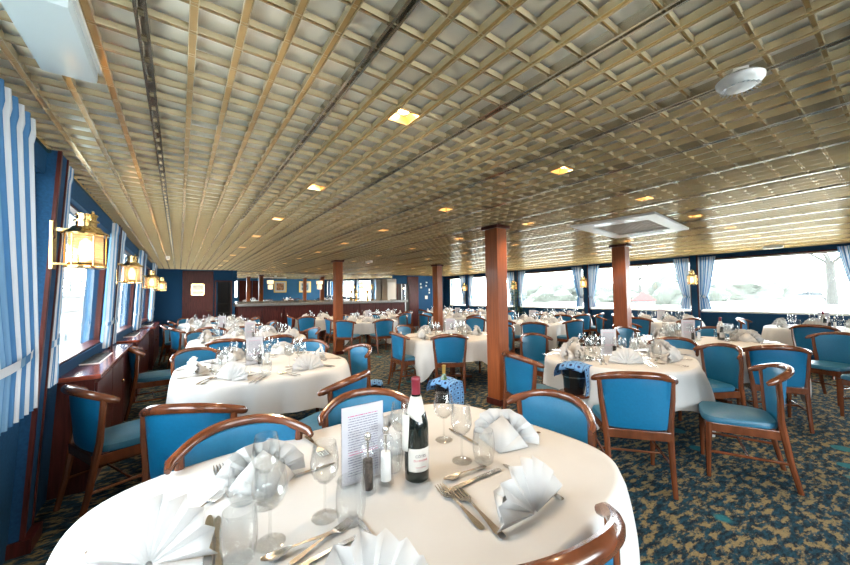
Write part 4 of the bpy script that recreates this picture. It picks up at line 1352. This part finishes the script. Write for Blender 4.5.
# potted tree by the right wall
t = empty('potted_tree', (10.35, 8.75, 0), 0, 'small potted tree under the lantern on the wide-window wall', 'plant')
B().lathe([(.0, 0), (.13, 0), (.17, .30), (.18, .32), (.15, .32), (.0, .29)], 20, capb=False).obj('pot', 'pot', t)
B().tube([(0, 0, .28), (.02, .01, .8), (-.01, .02, 1.4)], [.022, .018, .010], 8).obj('trunk', 'bark', t)
b = B(); rnd = random.Random(5)
for k in range(520):
    z = rnd.uniform(.72, 1.92); R_ = .30 * math.sin(min(1, (1.98 - z) / 1.1) * PI / 2) + .03
    a = rnd.random() * 2 * PI; rr = R_ * rnd.random() ** .5
    c = Vector((rr * math.cos(a), rr * math.sin(a), z)); L = rnd.uniform(.05, .09)
    d1 = Vector((rnd.uniform(-1, 1), rnd.uniform(-1, 1), rnd.uniform(-.6, .6))).normalized(); d2 = d1.cross(Vector((rnd.uniform(-1, 1), rnd.uniform(-1, 1), 1))).normalized()
    b.poly([c, c + d1 * L * .5 + d2 * L * .22, c + d1 * L, c + d1 * L * .5 - d2 * L * .22])
b.obj('foliage', 'leaf', t, smooth=False)

# ---------------------------------------------------------------- outside
struct(B().box((60, 20, -.35), (98, 260, .2)).obj('ground_grass', 'grass', smooth=False))
struct(B().box((37, 20, -.24), (9, 260, .04)).obj('ground_road', 'asphalt', smooth=False))
struct(B().box((-40, 20, -1.4), (77, 260, .2)).obj('ground_water', mat('canal_water', (.40, .44, .42), .3), smooth=False))


def tree(name, x, y, h, spread, label, seed, thick=.35):
    t = empty(name, (x, y, -.25), 0, label, 'tree', 'bare trees outside')
    rnd = random.Random(seed); tr = B(); br = B()
    fork = h * .40
    tr.tube([(0, 0, 0), (.05, 0, fork * .5), (0, .05, fork)], [thick * 1.25, thick, thick * .95], 10).obj('trunk', 'bark', t)
    def grow(p, d, L, r, lv):
        q = p + d * L
        br.tube([p, p + d * L * .5 + Vector((rnd.uniform(-.05, .05), rnd.uniform(-.05, .05), 0)) * L, q], [r, r * .8, r * .6], 5, cap=False)
        if lv == 0: return
        for _ in range(rnd.choice((2, 3, 3)) if lv < 4 else 4):
            nd = (d + Vector((rnd.uniform(-1, 1), rnd.uniform(-1, 1), rnd.uniform(-.35, .5))) * .85).normalized()
            grow(q, nd, L * rnd.uniform(.62, .85), r * .6, lv - 1)
    for k in range(5):
        a = k * 2 * PI / 5 + rnd.random()
        grow(Vector((0, .02, fork * .97)), Vector((math.cos(a) * spread, math.sin(a) * spread, 1)).normalized(), h * .24, thick * .5, 5)
    br.obj('branches', 'bark', t)


def raypos(px, dist):
    d = RX * ((px - 425) / FPX) - RU * ((290 - 282.5) / FPX) + RF
    k = dist / math.hypot(d.x, d.y); return d.x * k, d.y * k


x, y = raypos(832, 62); tree('bare_tree', x, y, 12, 1.2, 'large bare tree on the bank behind the white car', 3, .40)
x, y = raypos(640, 52); tree('bare_tree', x, y, 8.2, .8, 'slim bare tree outside above the red shelter', 9, .20)
# parked car, long side along the road
x, y = raypos(806, 66)
t = empty('parked_car', (x, y, -.22), math.atan2(y, x) + PI / 2, 'white hatchback parked on the road outside the wide window', 'car')
prof = [(-2.1, .35), (-2.12, .75), (-2.0, .92), (-1.55, 1.02), (-1.15, 1.42), (-.2, 1.50), (.55, 1.42), (1.15, 1.0), (1.9, .86), (2.12, .68), (2.12, .35)]
b = B(); W = .86
f0 = [b.bm.verts.new((a_, -W * (1 if z_ < 1.05 else .80), z_)) for a_, z_ in prof]; f1 = [b.bm.verts.new((a_, W * (1 if z_ < 1.05 else .80), z_)) for a_, z_ in prof]
b.bm.faces.new(f0); b.bm.faces.new(f1[::-1])
for k in range(len(prof)): b.bm.faces.new((f0[k], f0[(k + 1) % len(prof)], f1[(k + 1) % len(prof)], f1[k]))
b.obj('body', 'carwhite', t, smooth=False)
for sy in (-1, 1):
    for pts in ([(-1.35, 1.05), (-1.08, 1.36), (-.32, 1.42), (-.32, 1.03)], [(-.24, 1.03), (-.24, 1.42), (.48, 1.34), (.95, 1.02)]):
        B().poly([(a_, sy * W * (.985 if z_ < 1.1 else .835), z_) for a_, z_ in pts], (0, sy * .015, 0)).obj('side_window', 'carglass', t, smooth=False)
    for xx in (-1.3, 1.3):
        wv = B().lathe([(.0, -.1), (.30, -.1), (.33, -.07), (.33, .07), (.30, .1), (.0, .1)], 22, capb=False).shear(lambda c: (xx + c.x, sy * (W - .06) + c.z, .33 + c.y)).obj('wheel', 'tyre', t)
        B().lathe([(.0, 0), (.20, 0), (.20, .02), (.0, .025)], 16, capb=False).shear(lambda c: (xx + c.x, sy * (W + .04) + c.z * sy, .33 + c.y)).obj('rim', 'grey', wv)
# red canvas shelter
x, y = raypos(643, 44)
t = empty('red_shelter', (x, y, -.25), .4, 'low red-roofed canvas shelter on the bank outside', 'shelter')
rf = B()
for sy in (-1, 1): rf.poly([(-1.0, 0, 1.75), (1.0, 0, 1.75), (1.5, sy * 1.1, .85), (-1.5, sy * 1.1, .85)], (0, 0, .05))
for sx in (-1, 1): rf.poly([(sx * 1.0, 0, 1.75), (sx * 1.5, -1.1, .85), (sx * 1.5, 1.1, .85)], (0, 0, .05))
rf.obj('roof', 'redroof', t, smooth=False)
for sx in (-1, 1):
    for sy in (-1, 1): B().box((sx * 1.35, sy * .95, .45), (.08, .08, .9)).obj('post', 'carwhite', t, smooth=False)
B().box((0, 0, .42), (2.5, 1.7, .8)).obj('side_cloth', 'carwhite', t, smooth=False)
# bushes and far hedge
def blob(name, x, y, rx, rz_, label, seed):
    b = B(); rnd = random.Random(seed)
    r = bmesh.ops.create_icosphere(b.bm, subdivisions=4, radius=1)
    for v in b.bm.verts:
        k = 1 + .16 * math.sin(v.co.x * 7 + seed) * math.sin(v.co.y * 6 + v.co.z * 5) + rnd.uniform(-.07, .07)
        v.co = Vector((v.co.x * rx * k, v.co.y * rx * k, max(-.3, v.co.z) * rz_ * k))
    o = b.obj(name, 'hedge'); o.location = (x, y, rz_ * .2 - .2)
    tag(o, label, 'bush', 'bushes outside')


for k, (px, dist, rx, rz_, lab) in enumerate(((672, 58, 3.6, 3.2, 'rounded bush outside right of the red shelter'), (690, 75, 5, 3.0, 'bush outside behind the curtained lantern pilaster'), (610, 70, 5, 2.6, 'bush outside left of the slim bare tree'), (548, 80, 7, 3.6, 'long low bush outside the window above the white table'), (575, 112, 8, 4.2, 'tall bush on the horizon left of the curtain pair'), (735, 95, 9, 3.6, 'low bush on the horizon left of the parked car'))):
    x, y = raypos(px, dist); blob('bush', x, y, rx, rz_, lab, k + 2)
# neighbouring ship on the left with its letters
t = empty('neighbouring_ship', (-6.0, 30, 0), 0, 'white ship with green bands moored outside the lantern windows', 'ship')
SK = 2.18


def sz(z):
    return EYE + (z - EYE) * SK


def band(name, m, xo, za, zb, depth=.05):
    return B().box((xo - depth / 2, 0, (sz(za) + sz(zb)) / 2), (depth, 130, sz(zb) - sz(za))).obj(name, m, t, smooth=False)


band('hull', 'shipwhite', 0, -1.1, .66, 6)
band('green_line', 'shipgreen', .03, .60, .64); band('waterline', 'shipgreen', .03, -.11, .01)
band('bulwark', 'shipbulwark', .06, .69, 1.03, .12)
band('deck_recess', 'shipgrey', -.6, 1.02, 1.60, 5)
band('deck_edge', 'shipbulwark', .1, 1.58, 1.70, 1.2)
for k in range(4): B().tube([(.0, -65, sz(1.80 + k * .10)), (.0, 65, sz(1.80 + k * .10))], .045, 6).obj('rail', 'shipgreen', t)
for k in range(30): B().box((.0, -45 + k * 3.2, sz(1.93)), (.08, .08, 1.0)).obj('rail_post', 'shipwhite', t, smooth=False)
for ch, yy in (('S', 28.7), ('A', 32.1)):
    cu = bpy.data.curves.new('hull_letter', 'FONT'); cu.body = ch; cu.size = .80; cu.extrude = .008; cu.align_x = 'CENTER'
    to = bpy.data.objects.new('hull_letter', cu); C.objects.link(to)
    me = bpy.data.meshes.new_from_object(to.evaluated_get(bpy.context.evaluated_depsgraph_get())); bpy.data.objects.remove(to)
    me.materials.clear(); me.materials.append(M['shipletter'])
    o = bpy.data.objects.new('hull_letter', me); C.objects.link(o); o.parent = t
    o.rotation_euler = (PI / 2, 0, PI / 2); o.location = (.012, yy - 30, sz(.24))

# ---------------------------------------------------------------- sky, camera
W = bpy.data.worlds.new('overcast_sky'); bpy.context.scene.world = W; W.use_nodes = True
bg = W.node_tree.nodes['Background']; bg.inputs['Color'].default_value = (.90, .96, 1, 1); bg.inputs['Strength'].default_value = 12.0
cam = bpy.data.cameras.new('camera'); cam.sensor_width = 36; cam.lens = FPX * 36 / 850; cam.clip_start = .05; cam.clip_end = 500
co = bpy.data.objects.new('camera', cam); C.objects.link(co)
co.matrix_world = Matrix.Translation((0, 0, EYE)) @ Matrix((RX, RU, -RF)).transposed().to_4x4()
sc_ = bpy.context.scene; sc_.camera = co
sc_.view_settings.view_transform = 'Standard'; sc_.view_settings.look = 'None'; sc_.view_settings.gamma = 1; sc_.view_settings.exposure = 1.12
sc_.view_settings.use_curve_mapping = False
cy_ = sc_.cycles; cy_.max_bounces = 10; cy_.diffuse_bounces = 8; cy_.glossy_bounces = 4; cy_.transparent_max_bounces = 24; cy_.transmission_bounces = 6
cy_.caustics_reflective = False; cy_.caustics_refractive = False; cy_.sample_clamp_indirect = 6; cy_.use_denoising = True
for k, v in USED.items():
    if len(v) > 1: print('DUP LABEL', k, v)
